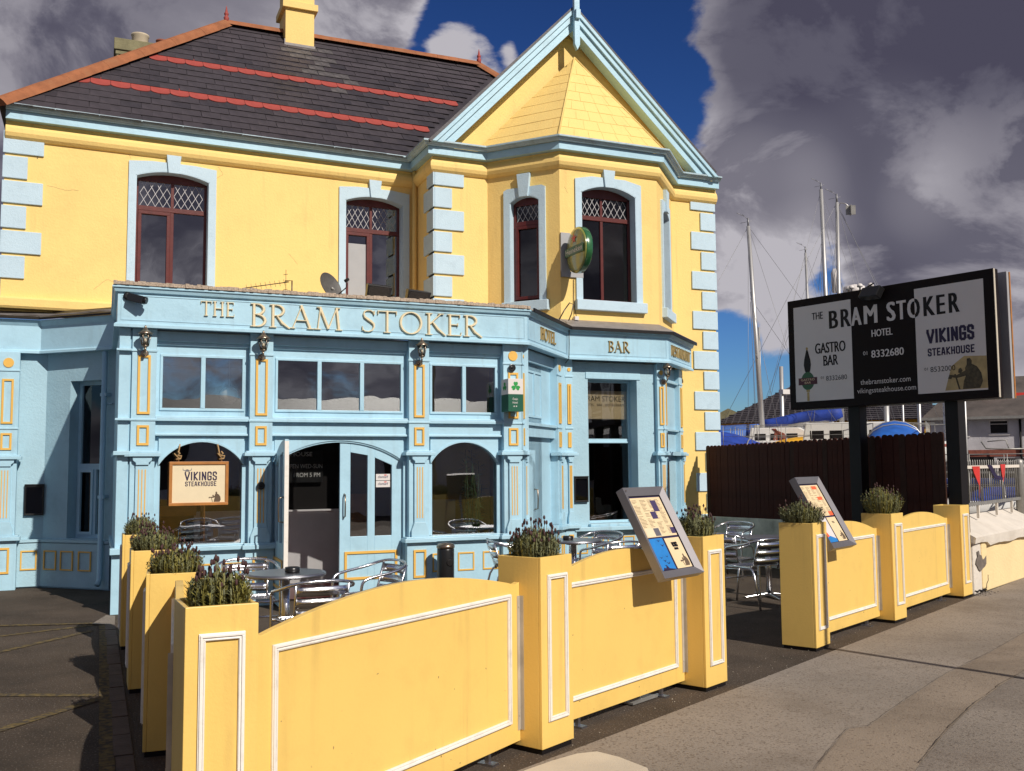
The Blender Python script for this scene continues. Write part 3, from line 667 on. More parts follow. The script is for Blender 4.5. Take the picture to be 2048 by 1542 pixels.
# bargeboards: three stepped boards each side
def barge(pa,pb,sgn):
    pa=Vector(pa);pb=Vector(pb); t=(pb-pa).normalized(); n=Vector((t.y,-t.x))*sgn
    for k,(o0,o1,y0,y1) in enumerate(((.0,.055,13.97,14.245),(.055,.135,14.0,14.245),(.135,.25,14.04,14.25))):
        def cut(p,o): # extend to the centre line and to the gutter level
            return p+n*o
        a0=pa+n*o0; b0=pb+n*o0; a1=pa+n*o1; b1=pb+n*o1
        def atx(p): return p+t*((AP[0]-p.x)/t.x)
        def atz(p): return p+t*((6.60-p.y)/t.y)
        q=[atz(a0),atx(b0),atx(b1),atz(a1)]
        b=B(); b.prism([(v.x,v.y) for v in q],y0,y1); hp('bargeboard',b,'blue',.004)
barge(GL,AP,1); barge(GR,AP,-1)
b=B(); b.prism([(7.13,8.52),(7.18,8.42),(7.23,8.52),(7.23,9.75),(7.13,9.75)],13.90,13.968); hp('gable_post',b,'blue',.006)
b=B(); b.box(7.14,7.22,13.85,13.90,8.95,9.1); hp('gable_post_block',b,'blue')
# half pyramid roof over the bay, of painted shingles
ap=Vector((7.27,14.20,8.42)); foot=[Vector((5.52,14.27,6.62)),Vector((6.42,13.12,6.62)),Vector((8.31,13.12,6.62)),Vector((9.33,14.27,6.62))]
b=B(); b.add(foot+[ap],[(0,1,4),(1,2,4),(2,3,4)]); BR=hp('bay_roof',b,'yellow',label='steep yellow painted shingle roof of the bay')
for a,c in ((foot[0],foot[1]),(foot[1],foot[2]),(foot[2],foot[3])):
    n=(c-a).cross(ap-a).normalized(); 
    if n.y>0: n=-n
    rows=9
    for r in range(rows-1):
        t0,t1=r/rows,(r+1)/rows
        L0,L1=a.lerp(ap,t0),c.lerp(ap,t0); U0,U1=a.lerp(ap,t1),c.lerp(ap,t1); wd=(L1-L0).length
        k=max(1,round(wd/.26)); s0=(.5/k if r%2 else 0)
        edges=[0]+[min(1,(i+ (.5 if r%2 else 1))/k) for i in range(k)]+([1] if r%2 else [])
        for e0,e1 in zip(edges,edges[1:]):
            if e1-e0<.03: continue
            g=.0022/wd; h=.001+.003*rnd.random()
            q=[L0.lerp(L1,e0+g),L0.lerp(L1,e1-g),U0.lerp(U1,e1-g),U0.lerp(U1,e0+g)]
            b=B(); b.add([q[0]+n*(h+.007),q[1]+n*(h+.007),q[2]+n*.004,q[3]+n*.004,q[0]-n*.002,q[1]-n*.002,q[2]-n*.002,q[3]-n*.002],[(0,1,2,3),(0,4,5,1),(1,5,6,2),(3,7,4,0)])
            hp('shingle',b,'yellow',parent=BR)
for f in foot[1:3]:
    b=B(); b.tube([f+Vector((0,0,.01)),ap],.018,6); hp('hip_roll',b,'yellow',parent=BR)
# ------------------------------------------------------------------ shopfront
YF=11.60; SF_=FR(0,11.60)
FPATH=[(.22,13.9),(.20,11.60),(5.19,11.60),(6.46,13.0),(8.24,13.0),(9.36,14.05)]
b=B(); b.sweep([(0,3.17),(0,3.60),(-.12,3.60),(-.12,3.17)],FPATH); hp('shop_fascia',b,'blue')
b=B(); b.sweep([(.001,3.165),(.035,3.165),(.035,3.195),(.012,3.215),(.001,3.215)],FPATH); b.sweep([(.001,3.55),(.03,3.56),(.045,3.60),(.06,3.605),(.06,3.625),(-.1,3.625),(-.1,3.601),(.001,3.601)],FPATH); hp('fascia_moulding',b,'blue')
# thin panel beads on each fascia face
def bead(F,u0,u1,z0=3.245,z1=3.53):
    b=B(F); b.frame(u0,u1,z0,z1,.010,-.006,-.0005); hp('fascia_bead',b,'blue')
FAC=[]
for (x0,y0),(x1,y1) in zip(FPATH[1:],FPATH[2:]):
    a=math.degrees(math.atan2(y1-y0,x1-x0)); l=math.hypot(x1-x0,y1-y0); f=FR(x0,y0,a); FAC.append((f,l)); bead(f,.035,l-.035)
# felted flat roof and its rough bright edge
b=B(); b.hprism([(.17,11.57),(5.20,11.57),(6.30,12.78),(6.30,15.1),(.2,14.9),(.2,13.9)],3.626,3.655); hp('flat_roof',b,'felt',label='flat felt roof over the shopfront')
b=B()
rr=random.Random(9); n=120
for i in range(n):
    x=.15+5.06*i/n; h=.012+.016*rr.random(); b.box(x,x+5.06/n*.96,11.52+.012*rr.random(),11.60,3.632,3.655+h)
o=hp('felt_edge',b,'felt'); o['kind']='stuff'
b=B(); o_=[(5.9,12.35),(6.41,12.91),(8.28,12.91),(9.46,14.02)]; i_=[(5.72,13.6),(6.53,13.31),(8.26,13.31),(9.16,14.26)]
b.add([(x,y,3.662) for x,y in o_]+[(x,y,3.82 if k else 3.70) for k,(x,y) in enumerate(i_)]+[(x,y,3.628) for x,y in o_],[(k,k+1,k+5,k+4) for k in range(3)]+[(8+k,9+k,k+1,k) for k in range(3)]); hp('lead_canopy',b,'lead')
b=B(); b.sweep([(.085,3.600),(.105,3.60),(.105,3.648),(.085,3.648)],FPATH[2:]); hp('canopy_edge',b,'dark')
# pilasters
def pilaster(F,u0,u1,circle=False,horn=False,y=.08,narrow=False,plinth=True):
    """y = face depth behind the fascia plane"""
    w=u1-u0; c=(u0+u1)/2
    b=B(F); b.box(u0,u1,y,y+.14,.72,3.17)
    b.box(u0-.03,u1+.03,y-.02,y+.14,0,.65)
    b.box(u0-.012,u1+.012,y-.012,y,2.905,2.93); b.box(u0-.012,u1+.012,y-.012,y,2.125,2.15)
    P=hp('pilaster',b,'blue',.004)
    b=B(F); b.box(u0-.06,u1+.06,y-.075,y+.1,1.725,1.765); b.box(u0-.04,u1+.04,y-.05,y+.1,1.765,1.785)
    b.prism([(c-w*.40,1.725),(c+w*.40,1.725),(c+w*.38,1.68),(c+w*.26,1.655),(c+w*.26,1.63),(c-w*.26,1.63),(c-w*.26,1.655),(c-w*.38,1.68)],y-.05,y)
    b.box(c-w*.27,c+w*.27,y-.03,y,.90,1.63); b.prism([(c-w*.42,.72),(c+w*.42,.72),(c+w*.42,.80),(c+w*.33,.86),(c+w*.28,.90),(c-w*.28,.90),(c-w*.33,.86),(c-w*.42,.80)],y-.045,y)
    b.box(u0-.07,u1+.07,y-.08,y+.1,.652,.70); b.box(u0-.05,u1+.05,y-.06,y+.1,.70,.72)
    hp('capital_and_base',b,'blue',.004,parent=P)
    e=w*.24; ym=lambda: hp('yellow_moulding',b,'yellow_trim',parent=P)
    b=B(F); b.frame(u0+e,u1-e,2.20,2.865 if not circle else 2.80,.026,y-.016,y-.0005); ym()
    b=B(F); b.frame(u0+e+.004,u1-e-.004,1.85,2.075,.026,y-.016,y-.0005); ym()
    if plinth: b=B(F); b.frame(u0+e*.8,u1-e*.8,.22,.56,.026,y-.036,y-.0205); ym()
    b=B(F)
    if circle: b.prism([(c+w*.24*math.cos(R(k*15)),3.02+w*.24*math.sin(R(k*15))) for k in range(24)],y-.010,y-.0005)
    if circle: hp('yellow_disc',b,'yellow_trim',parent=P)
    for k in (-1,0,1): b=B(F); b.box(c+k*w*.13-.006,c+k*w*.13+.006,y-.034,y-.0305,.95,1.58); hp('yellow_flute',b,'yellow_trim',parent=P)
    return P
PIL=[(.365,.625),(1.66,1.925),(3.60,3.865),(4.88,5.15)]
for i,(a,c) in enumerate(PIL): pilaster(SF_,a,c,circle=(i==3))
b=B(SF_); b.box(.345,.37,.12,.2,0,3.17); b.box(.23,.345,.08,.2,0,3.17); b.box(.19,.36,.0,.1,1.74,1.785); b.box(.20,.36,.02,.1,2.905,2.93); b.box(.20,.36,.02,.1,2.125,2.15); b.box(.18,.36,-.01,.1,.652,.72); b.box(.20,.33,.06,.08,0,.65); hp('corner_pilaster',b,'blue',.004)
# return side of the shopfront
b=B(); b.box(.235,.30,11.8,13.9,0,3.17); b.box(.20,.235,11.7,13.9,.652,.72); b.box(.205,.235,11.7,13.9,1.74,1.785); hp('shop_side_wall',b,'blue')
# bays between pilasters: wall with upper lights and arched openings
def opening(F,u0,u1,lights,kind,y=.2,zt0=2.25,zt1=2.90,sill=.72):
    b=B(F)
    e=.045
    # header, transom rails, stiles
    wall(b,u0,u1,1.955,3.17,y,y+.06,[(u0+e,u1-e,zt0,zt1,0)])
    if kind=='window': wall(b,u0,u1,0,1.9545,y,y+.06,[(u0+e,u1-e,sill,1.62,.27)])
    else: b.box(u0,u0+.045,y,y+.06,0,1.9545); b.box(u1-.045,u1,y,y+.06,0,1.9545); b.prism([*arc(u0+.045,u1-.045,1.66,.25,20),(u1-.045,1.9545),(u0+.045,1.9545)],y,y+.06)
    hp('shopfront_wall',b,'blue')
    b=B(F)
    b.box(u0,u1,y-.11,y,2.125,2.165); b.box(u0,u1,y-.09,y,2.165,2.185)      # sill of the upper lights
    b.box(u0,u1,y-.05,y,1.975,2.124); b.box(u0,u1,y-.075,y,1.96,1.985)
    hp('shopfront_ledge',b,'blue',.005)
    b=B(F); b.box(u0,u1,y-.06,y,3.04,3.17); b.box(u0,u1,y-.03,y,3.0,3.04); hp('header_moulding',b,'blue',.005)
    if kind=='window':
        b=B(F); b.box(u0,u1,y-.13,y,.652,.70); b.box(u0,u1,y-.10,y,.70,.72); b.box(u0,u1,y-.06,y-.0,0,.65); hp('stall_riser',b,'blue',.005)
    # upper window with mullions
    b=B(F); b.frame(u0+e,u1-e,zt0,zt1,.03,y-.015,y+.03); ww=(u1-u0-2*e)/lights
    for k in range(1,lights): b.box(u0+e+ww*k-.025,u0+e+ww*k+.025,y-.02,y+.03,zt0+.03,zt1-.03)
    win=hp('window',b,'blue',.004)
    for k in range(lights):
        b=B(F); b.box(u0+e+ww*k+.024,u0+e+ww*(k+1)-.024,y+.012,y+.016,zt0+.028,zt1-.028); obj('pane',b,'glass',win)
    if kind=='window':
        # spandrel with segmental arch
        a0,a1=u0+e,u1-e
        b=B(F); b.prism([*arc(a0,a1,1.62,.27,20),(a1,1.958),(a0,1.958)],y-.03,y-.0005)
        b.prism([*arc(a0,a1,1.62,.27,20),*[(x,z+.022) for x,z in arc(a0,a1,1.62,.27,20)[::-1]]],y-.045,y-.0305)
        b.box(a0-.045,a0+.02,y-.03,y-.0005,sill,1.62); b.box(a1-.02,a1+.045,y-.03,y-.0005,sill,1.62)
        win=hp('window',b,'blue')
        b=B(F); b.box(a0,a1,y+.03,y+.034,sill,1.90); obj('pane',b,'glass',win)
        n=3 if u1-u0>.9 else 2
        for k in range(n):
            m_=B(F); c=u0+(u1-u0)*(k+.5)/n; m_.frame(c-.11,c+.11,.27,.50,.018,y-.07,y-.0605)
            hp('yellow_moulding',m_,'yellow_trim')
    return win
opening(SF_,.625,1.66,2,'window'); opening(SF_,1.925,3.60,3,'door'); opening(SF_,3.865,4.88,2,'window')
# double door under its arch
D0,D1,DY=1.97,3.555,.2
b=B(SF_); b.prism([*arc(D0,D1,1.66,.25,20),(D1,1.96),(D0,1.96)],DY-.014,DY-.0005); b.box(1.925,D0,DY-.03,DY-.0005,0,1.66); b.box(D1,3.60,DY-.03,DY-.0005,0,1.66)
b.prism([*arc(D0,D1,1.66,.25,20),*[(x,z-.02) for x,z in arc(D0,D1,1.66,.25,20)[::-1]]],DY,DY+.10)
hp('door_surround',b,'blue')
def leaf(F,u0,u1,arcpts,y0,y1,name='door',frame_m='blue',cover=True,handle=0):
    """door leaf: arcpts function top(u)"""
    w=u1-u0; b=B(F); st=.10
    top=lambda u: arcpts(u)-.005
    def seg(a,c,z0,n=6): return [(a,z0),(c,z0)]+[(c+(a-c)*i/n,top(c+(a-c)*i/n)) for i in range(n+1)]
    mid=(u0+u1)/2; g0,g1=u0+st+.03,u1-st-.03; gm=.045; zg0,zg1=.74,1.60
    b.prism(seg(u0,g0,.02),y0,y1); b.prism(seg(g1,u1,.02),y0,y1); b.prism(seg(mid-gm,mid+gm,.02),y0,y1)
    for a,c in ((g0,mid-gm),(mid+gm,g1)):
        b.box(a,c,y0,y1,.02,zg0); lo=min(top(a),top(c))-.12
        b.prism([(a,top(a)-.13),(c,top(c)-.13)]+[(c+(a-c)*i/4,top(c+(a-c)*i/4)) for i in range(5)],y0,y1)
    d=hp(name,b,frame_m,.003)
    for a,c in ((g0,mid-gm),(mid+gm,g1)):
        b=B(F); b.prism([(a,zg0),(c,zg0),(c,top(c)-.13),(a,top(a)-.13)],(y0+y1)/2-.002,(y0+y1)/2+.002); obj('pane',b,'glass',d)
    b=B(F); b.frame(u0+.06,u1-.06,.22,.56,.03,y0-.015,y0-.0005); obj('yellow_moulding',b,'yellow_trim',d)
    if handle:
        hx=u0+.055 if handle<0 else u1-.055
        b=B(F); b.tube([(hx,y0,.98),(hx,y0-.05,.99),(hx,y0-.055,1.12),(hx,y0-.05,1.25),(hx,y0,1.26)],.009,8); obj('handle',b,'bronze',d)
    return d
AR=arc(D0,D1,1.66,.25,60)
def topz(u):
    for (a,za),(c,zc) in zip(AR,AR[1:]):
        if a<=u<=c+1e-6: return za+(zc-za)*(u-a)/(c-a)
    return 1.66
leaf(SF_,2.765,3.55,topz,DY+.02,DY+.065,handle=-1)
# open leaf, hinged at the left jamb and swung out over the terrace
HX=1.985; OF=Matrix.Translation((HX,11.60+DY-.02,0))@Matrix.Rotation(R(-91),4,'Z')
od=leaf(OF,0.0,.775,lambda u:topz(2.765+.785-u if False else D0+u),-.02,.025,handle=1)
b=B(OF); b.box(.775,.782,-.021,.026,.02,1.885); obj('door_edge',b,'white',od,label='scuffed white leading edge of the open door')
# stickers on the door glass
for zz in (1.42,1.335):
    b=B(SF_); b.box(3.22,3.40,DY+.030,DY+.034,zz,zz+.078); s_=hp('sticker',b,'bbwhite')
    b=B(SF_); text(b,'clontarf',3.31,zz+.028,.032,DY+.0285,width=.13,bold=.02); obj('lettering',b,'purple',s_)
    b=B(SF_); b.box(3.325,3.355,DY+.0285,DY+.0295,zz+.058,zz+.07); obj('printed_mark',b,'red',s_)
# inclined faces of the shopfront: HOTEL side with its own door
HF,HL=FAC[1]
pilaster(HF,.02,.14,circle=True); pilaster(HF,1.66,1.86,circle=True)
b=B(HF); wall(b,.14,1.66,0,3.17,.2,.26,[(.22,.92,0,1.80,0),(.20,1.22,2.25,2.90,0)]); hp('shopfront_wall',b,'blue')
b=B(HF); b.box(.14,1.66,.09,.2,2.125,2.165); b.box(.14,1.66,.13,.2,1.975,2.124); hp('shopfront_ledge',b,'blue',.005); b=B(HF); b.box(.14,1.66,.14,.2,3.0,3.17); hp('header_moulding',b,'blue',.005); b=B(HF); b.box(.95,1.66,.07,.2,.652,.72); hp('sill_ledge',b,'blue',.005)
b=B(HF); b.frame(.20,1.22,2.25,2.90,.03,.185,.23)
for u in (.53,.87): b.box(u-.022,u+.022,.18,.23,2.28,2.87)
w_=hp('window',b,'blue')
for a,c in ((.23,.508),(.552,.848),(.892,1.19)): b=B(HF); b.box(a,c,.212,.216,2.28,2.87); obj('pane',b,'glass_dim',w_)
ARh=arc(.22,.92,1.60,.16,20)
leaf(HF,.225,.915,lambda u: 1.76-.16*((u-.57)/.35)**2,.2,.245,handle=1)
b=B(); b.hprism([(5.16,11.70),(5.24,11.69),(5.24,11.80),(5.14,11.80)],0,3.17); b.hprism([(6.34,13.02),(6.50,13.115),(6.50,13.25),(6.28,13.25)],0,3.17); hp('corner_post',b,'blue')
# BAR front: deep window
BF=FAC[2][0]
pilaster(BF,.02,.14,circle=True,y=.10); pilaster(BF,1.62,1.775,circle=True,y=.10)
b=B(BF); wall(b,.14,1.62,0,3.17,.18,.45,[(.44,1.30,.70,2.90,0)]); hp('bay_ground_wall',b,'blue_r')
b=B(BF); b.box(.14,1.62,.06,.18,.60,.66); b.box(.42,1.33,.10,.18,.66,.70); hp('bay_ledge',b,'blue',.006); b=B(BF); b.box(.40,1.36,.165,.18,2.90,3.0); hp('window_head',b,'blue',.006)
b=B(BF); b.frame(.44,1.30,.70,2.90,.035,.40,.45); b.box(.475,1.265,.40,.45,1.92,1.99); b.box(.475,1.265,.385,.40,1.925,1.945); w_=hp('window',b,'blue')
b=B(BF); b.box(.475,1.265,.425,.43,.735,1.92); obj('pane',b,'glass_dim',w_); b=B(BF); b.box(.475,1.265,.425,.43,1.99,2.865); obj('pane',b,'glass',w_)
b=B(BF); b.box(.48,1.26,.447,.449,2.30,2.74); bl=hp('window_blind',b,'paper',label='cream roller blind with the hotel name')
b=B(BF); h=.125
for s_,z,hh,wd in (('BRAM STOKER',2.575,.085,.80),('HOTEL   BAR   RESTAURANT',2.50,.04,.70)):
    text(b,s_,.87,z,hh,.4455,width=min(wd,.74))
obj('lettering',b,'dark',bl)
for k in range(5): b=B(BF); c=.30+k*.27; b.frame(c-.10,c+.10,.26,.50,.018,.17,.1795); hp('yellow_moulding',b,'yellow_trim')
# RESTAURANT side
RFc,RL=FAC[3]
pilaster(RFc,.02,.22,y=.10); pilaster(RFc,RL-.42,RL-.22,y=.12)
b=B(RFc); b.box(.22,RL-.42,.2,.4,0,3.17); b.box(RL-.42,RL+.1,.24,.4,0,3.17); b.box(.22,RL-.42,.10,.2,1.725,1.785); b.box(.22,RL-.42,.14,.2,2.9,2.93); b.box(.22,RL-.42,.14,.2,2.12,2.15); b.box(.22,RL-.42,.10,.2,.652,.70); hp('bay_ground_wall',b,'blue_r')
# raised fascia letters
f0=FAC[0][0]; dx=.20
serif_word(H,'THE',1.085-dx,3.335,.172,f0,-.001,.022,'letter',xs=.93)
x1=serif_word(H,'BRAM',1.63-dx,3.235,.275,f0,-.001,.028,'letter',xs=1.145)
serif_word(H,'STOKER',2.96-dx,3.235,.275,f0,-.001,.028,'letter',xs=1.21)
w=serif_width('HOTEL',.175,1); serif_word(H,'HOTEL',.92-w/2,3.305,.175,FAC[1][0],-.001,.02,'letter2')
w=serif_width('BAR',.17,.92); serif_word(H,'BAR',.89-w/2,3.30,.17,FAC[2][0],-.001,.02,'letter2',xs=.92)
w=serif_width('RESTAURANT',.17,.9); serif_word(H,'RESTAURANT',RL/2-w/2,3.30,.17,FAC[3][0],-.001,.02,'letter2',xs=.9)
# ------------------------------------------------------------------ ground floor interior
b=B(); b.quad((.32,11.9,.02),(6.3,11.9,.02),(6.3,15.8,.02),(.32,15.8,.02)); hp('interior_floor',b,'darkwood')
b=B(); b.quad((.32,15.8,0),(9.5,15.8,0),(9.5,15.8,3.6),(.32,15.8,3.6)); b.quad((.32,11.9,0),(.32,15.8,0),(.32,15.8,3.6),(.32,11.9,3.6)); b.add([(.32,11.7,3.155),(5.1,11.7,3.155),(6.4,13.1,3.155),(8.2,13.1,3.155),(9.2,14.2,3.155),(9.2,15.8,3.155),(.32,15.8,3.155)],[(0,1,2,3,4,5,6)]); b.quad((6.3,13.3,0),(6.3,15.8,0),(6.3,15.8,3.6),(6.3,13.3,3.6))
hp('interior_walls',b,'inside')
for bx in (((1.8,3.19,13.5,13.55,0,.985),(1.8,3.19,13.47,13.56,.985,1.01)),((4.1,4.9,13.6,13.65,0,1.1),),((1.2,1.78,13.2,13.25,0,1.0),(1.2,1.78,13.18,13.26,1.0,1.03))):
    b=B()
    for q in bx: b.box(*q)
    hp('interior_dado',b,'insidegrey')
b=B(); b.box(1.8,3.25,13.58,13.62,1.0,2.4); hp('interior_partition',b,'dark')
b=B(); b.box(2.25,2.92,13.50,13.54,1.38,1.82); cb=hp('chalkboard',b,'black_plastic',label='chalkboard with opening times inside the doorway')
b=B()
for s_,z,w_,x in (('HOUSE',1.74,.30,2.62),('OPEN WED-SUN',1.575,.50,2.66),('FROM 5 PM',1.455,.36,2.70)): text(b,s_,x,z,.058,13.496,width=w_)
obj('chalk_lettering',b,'chalk',cb)
b=B(); b.box(3.12,3.47,13.15,13.2,0,1.22); dd=hp('interior_cupboard',b,'oak'); b=B(); b.box(3.17,3.42,13.135,13.149,.62,.90); b.box(3.17,3.42,13.135,13.149,.2,.55); b.box(3.17,3.42,13.135,13.149,.95,1.18); obj('cupboard_panel',b,'oak',dd,.01)
b=B(); b.box(6.95,7.6,13.9,14.3,.7,.78); hp('window_table',b,'oak')
b=B(); b.box(.5,1.15,12.4,12.45,1.02,1.14); b.box(1.2,1.25,12.4,12.45,.7,1.4); hp('interior_shelf',b,'oak')
# ------------------------------------------------------------------ left wing, ground floor
WP=[(-4.5,14.76),(-.70,14.74),(.22,13.88)]
b=B(); b.sweep([(.02,3.17),(.02,3.60),(-.2,3.60),(-.2,3.17)],WP); hp('wing_fascia',b,'blue')
b=B(); b.sweep([(.021,3.165),(.055,3.165),(.055,3.195),(.03,3.215),(.021,3.215)],WP); b.sweep([(.021,3.54),(.06,3.60),(.07,3.62),(-.1,3.62),(-.1,3.602),(.021,3.60)],WP); hp('wing_fascia_moulding',b,'blue')
b=B(); b.sweep([(.10,3.622),(.10,3.65),(-.30,3.80),(-.30,3.75)],WP); hp('wing_lead_roof',b,'dark')
W2=[(-4.5,14.90),(-.86,14.90),(-.60,14.82)]
b=B(FR(-.62,14.80,-44)); wl=1.19
wall(b,0,wl,0,3.17,0,.3,[(.42,.98,.66,2.78,0)]); hp('wing_wall',b,'blue_r')
b=B(); b.box(-4.5,-.62,14.802,15.1,0,3.17); hp('wing_wall',b,'blue_r')
FWg=FR(-.62,14.80,-44)
b=B(FWg); b.frame(.42,.98,.66,2.78,.05,.16,.21); b.box(.47,.93,.16,.21,1.58,1.66); b.box(.72,.76,.15,.21,.71,1.58); b.frame(.47,.72,.71,1.58,.035,.13,.16); w_=hp('window',b,'blue')
for z0,z1 in ((.71,1.58),(1.66,2.73)): b=B(FWg); b.box(.47,.93,.19,.194,z0,z1); obj('pane',b,'glass_dim',w_)
b=B(); b.box(-1.0,.25,15.9,15.95,0,3.1); hp('wing_room',b,'inside')
b=B(); b.sweep([(.0,.60),(.05,.61),(.05,.645),(.0,.655)],[(-4.5,14.80),(-.62,14.80),(.235,13.975)]); b.sweep([(.0,.02),(.03,.02),(.03,.598),(.0,.598)],[(-4.5,14.80),(-.62,14.80),(.235,13.975)]); hp('wing_plinth',b,'blue_r')
for c in (.18,.47,.78): b=B(FWg); b.frame(c-.11,c+.11,.24,.50,.018,-.045,-.031); hp('yellow_moulding',b,'yellow_trim')
b=B(FR(0,14.80)); b.frame(-.88,-.68,.24,.50,.018,-.045,-.031); hp('yellow_moulding',b,'yellow_trim')
pilaster(FR(0,14.62),-1.22,-.95,circle=True,y=.0)
b=B(FWg); b.tube([(1.08,-.08,3.15),(1.08,-.08,.15),(1.10,-.14,.08)],.035,10); b.box(1.03,1.13,-.10,0,2.55,2.59); b.box(1.03,1.13,-.10,0,1.2,1.24); b.tube([(1.08,-.05,2.45),(1.2,-.05,2.45)],.012); hp('drainpipe',b,'blue')
b=B(); b.tube([(4.745,15.10,6.5),(4.745,15.10,3.7)],.035,8); hp('drainpipe',b,'yellow')
# cable on bay and cable drop
b=B(); b.tube([(6.30,12.95,3.72),(6.42,12.98,3.90),(6.52,13.0,4.02),(6.58,13.0,4.0),(6.56,13.02,3.86),(6.50,13.0,3.75)],.009,6); b.tube([(6.485,12.96,3.66),(6.48,12.955,3.4),(6.475,12.96,3.17),(6.43,12.99,3.1)],.007,6)
b.tube([(6.74,13.28,4.45),(6.735,13.28,4.05),(6.76,13.25,3.85)],.006,5)
hp('loose_cable',b,'black_plastic')
b=B(); 
for k in range(5): b.tube([(-1.3+i*.26,14.72-.0*i-(max(0,(-1.3+i*.26)+.7)*.93),3.66+.01*k+.01*math.sin(i*2+k)) for i in range(7)],.006,5)
hp('cable_bundle',b,'lead')
# hairline cracks and rust spots on the upper walls
rc=random.Random(21)
def crack(F,pts,r=.0016):
    b=B(F); P_=[]
    for (a0,a1),(c0,c1) in zip(pts,pts[1:]):
        for k in range(6): f=k/6; P_.append((a0+(c0-a0)*f+rc.uniform(-.008,.008),-.0005,a1+(c1-a1)*f+rc.uniform(-.008,.008)))
    b.tube(P_+[(pts[-1][0],-.0005,pts[-1][1])],r,4); hp('hairline_crack',b,'barecement')
crack(MA,[(-5.30,5.58),(-5.08,5.55),(-4.90,5.56)]); crack(MA,[(-2.98,6.15),(-2.90,6.05),(-3.0,5.96)]); crack(MA,[(-4.3,6.28),(-4.22,6.12)]); crack(MA,[(-4.66,4.15),(-4.5,4.30),(-4.36,4.27)]); crack(MA,[(-1.9,4.9),(-1.75,4.75)]); crack(FR(0,13.3),[(6.60,5.9),(6.66,5.8)]); crack(GA,[(4.86,6.33),(4.90,6.15)],.002); crack(MA,[(-5.50,6.15),(-5.43,6.02),(-5.45,5.95)],.005)
#==OBJECTS==
# ------------------------------------------------------------------ planter boxes
PW,PD,PH=.30,.31,1.08
def make_planter(h):
    t=thing('planter_box','x','planter')
    wd=.02
    b=B(); b.box(0,PW,0,wd,.03,h); obj('front_board',b,'planter',t,.003)
    b=B(); b.box(0,wd,wd+.0005,PD,.03,h-.002); obj('side_board',b,'planter',t,.003)
    b=B(); b.box(PW-wd,PW,wd+.0005,PD,.03,h-.002); obj('side_board',b,'planter',t,.003)
    b=B(); b.box(wd+.0005,PW-wd-.0005,PD-wd,PD,.03,h-.001); obj('back_board',b,'planter',t,.003)
    b=B(); b.box(.01,PW-.01,.01,PD-.01,0,.03); obj('base',b,'dark',t)
    b=B(); 
    b.frame(.055,PW-.055,.17,h-.10,.028,-.009,-.0005); b.frame(.060,PW-.060,.175,h-.105,.010,-.015,-.0092); b.frame(.075,PW-.075,.19,h-.12,.006,-.0125,-.0092); obj('moulding',b,'white',t,.002)
    b=B(); n=7; vs=[(wd+(PW-2*wd)*i/n,wd+(PD-2*wd)*j/n,h-.045+.012*math.sin(i*3+j*5)) for j in range(n+1) for i in range(n+1)]
    b.add(vs,[(j*(n+1)+i,j*(n+1)+i+1,(j+1)*(n+1)+i+1,(j+1)*(n+1)+i) for j in range(n) for i in range(n)]); obj('soil',b,'soil',t)
    return t
_=0
pr=make_planter(PH); prl=make_planter(1.005)
PS=[('front corner yellow planter box nearest the camera, where the two rows of barriers meet',.325,3.86,3),
    ('yellow planter box between the widest and the second front barrier panels',2.31,5.01,28),
    ('yellow planter box at the left side of the terrace entrance',3.98,5.88,26),
    ('yellow planter box at the right side of the terrace entrance with a thin shadow line',5.655,6.71,27.5),
    ('yellow planter box between both barrier panels to the right of the entrance',7.33,7.53,24),
    ('last yellow planter box without a plant, against the cream street wall',9.34,8.51,24)]
PL=[]
for i,(l,x,y,a) in enumerate(PS):
    o=pr if i==0 else copy_tree(pr)
    o.location=(x,y,0); o.rotation_euler=(0,0,R(a)); o['label']=l; o['group']='yellow planter boxes round the terrace'; PL.append(o)
LSs=[('first yellow planter box of the left side row, behind the front corner box',.305,6.20,-94),
     ('middle yellow planter box of the left side row',.26,7.88,-90),
     ('farthest yellow planter box of the left side row, close to the hotel corner',.25,9.71,-90)]
LLs=[]
PL[0].scale=(.90,1,1)
for i,(l,x,y,a) in enumerate(LSs):
    o=prl if i==0 else copy_tree(prl)
    o.location=(x,y,0); o.rotation_euler=(0,0,R(a)); o['label']=l; o['group']='yellow planter boxes round the terrace'; LLs.append(o)
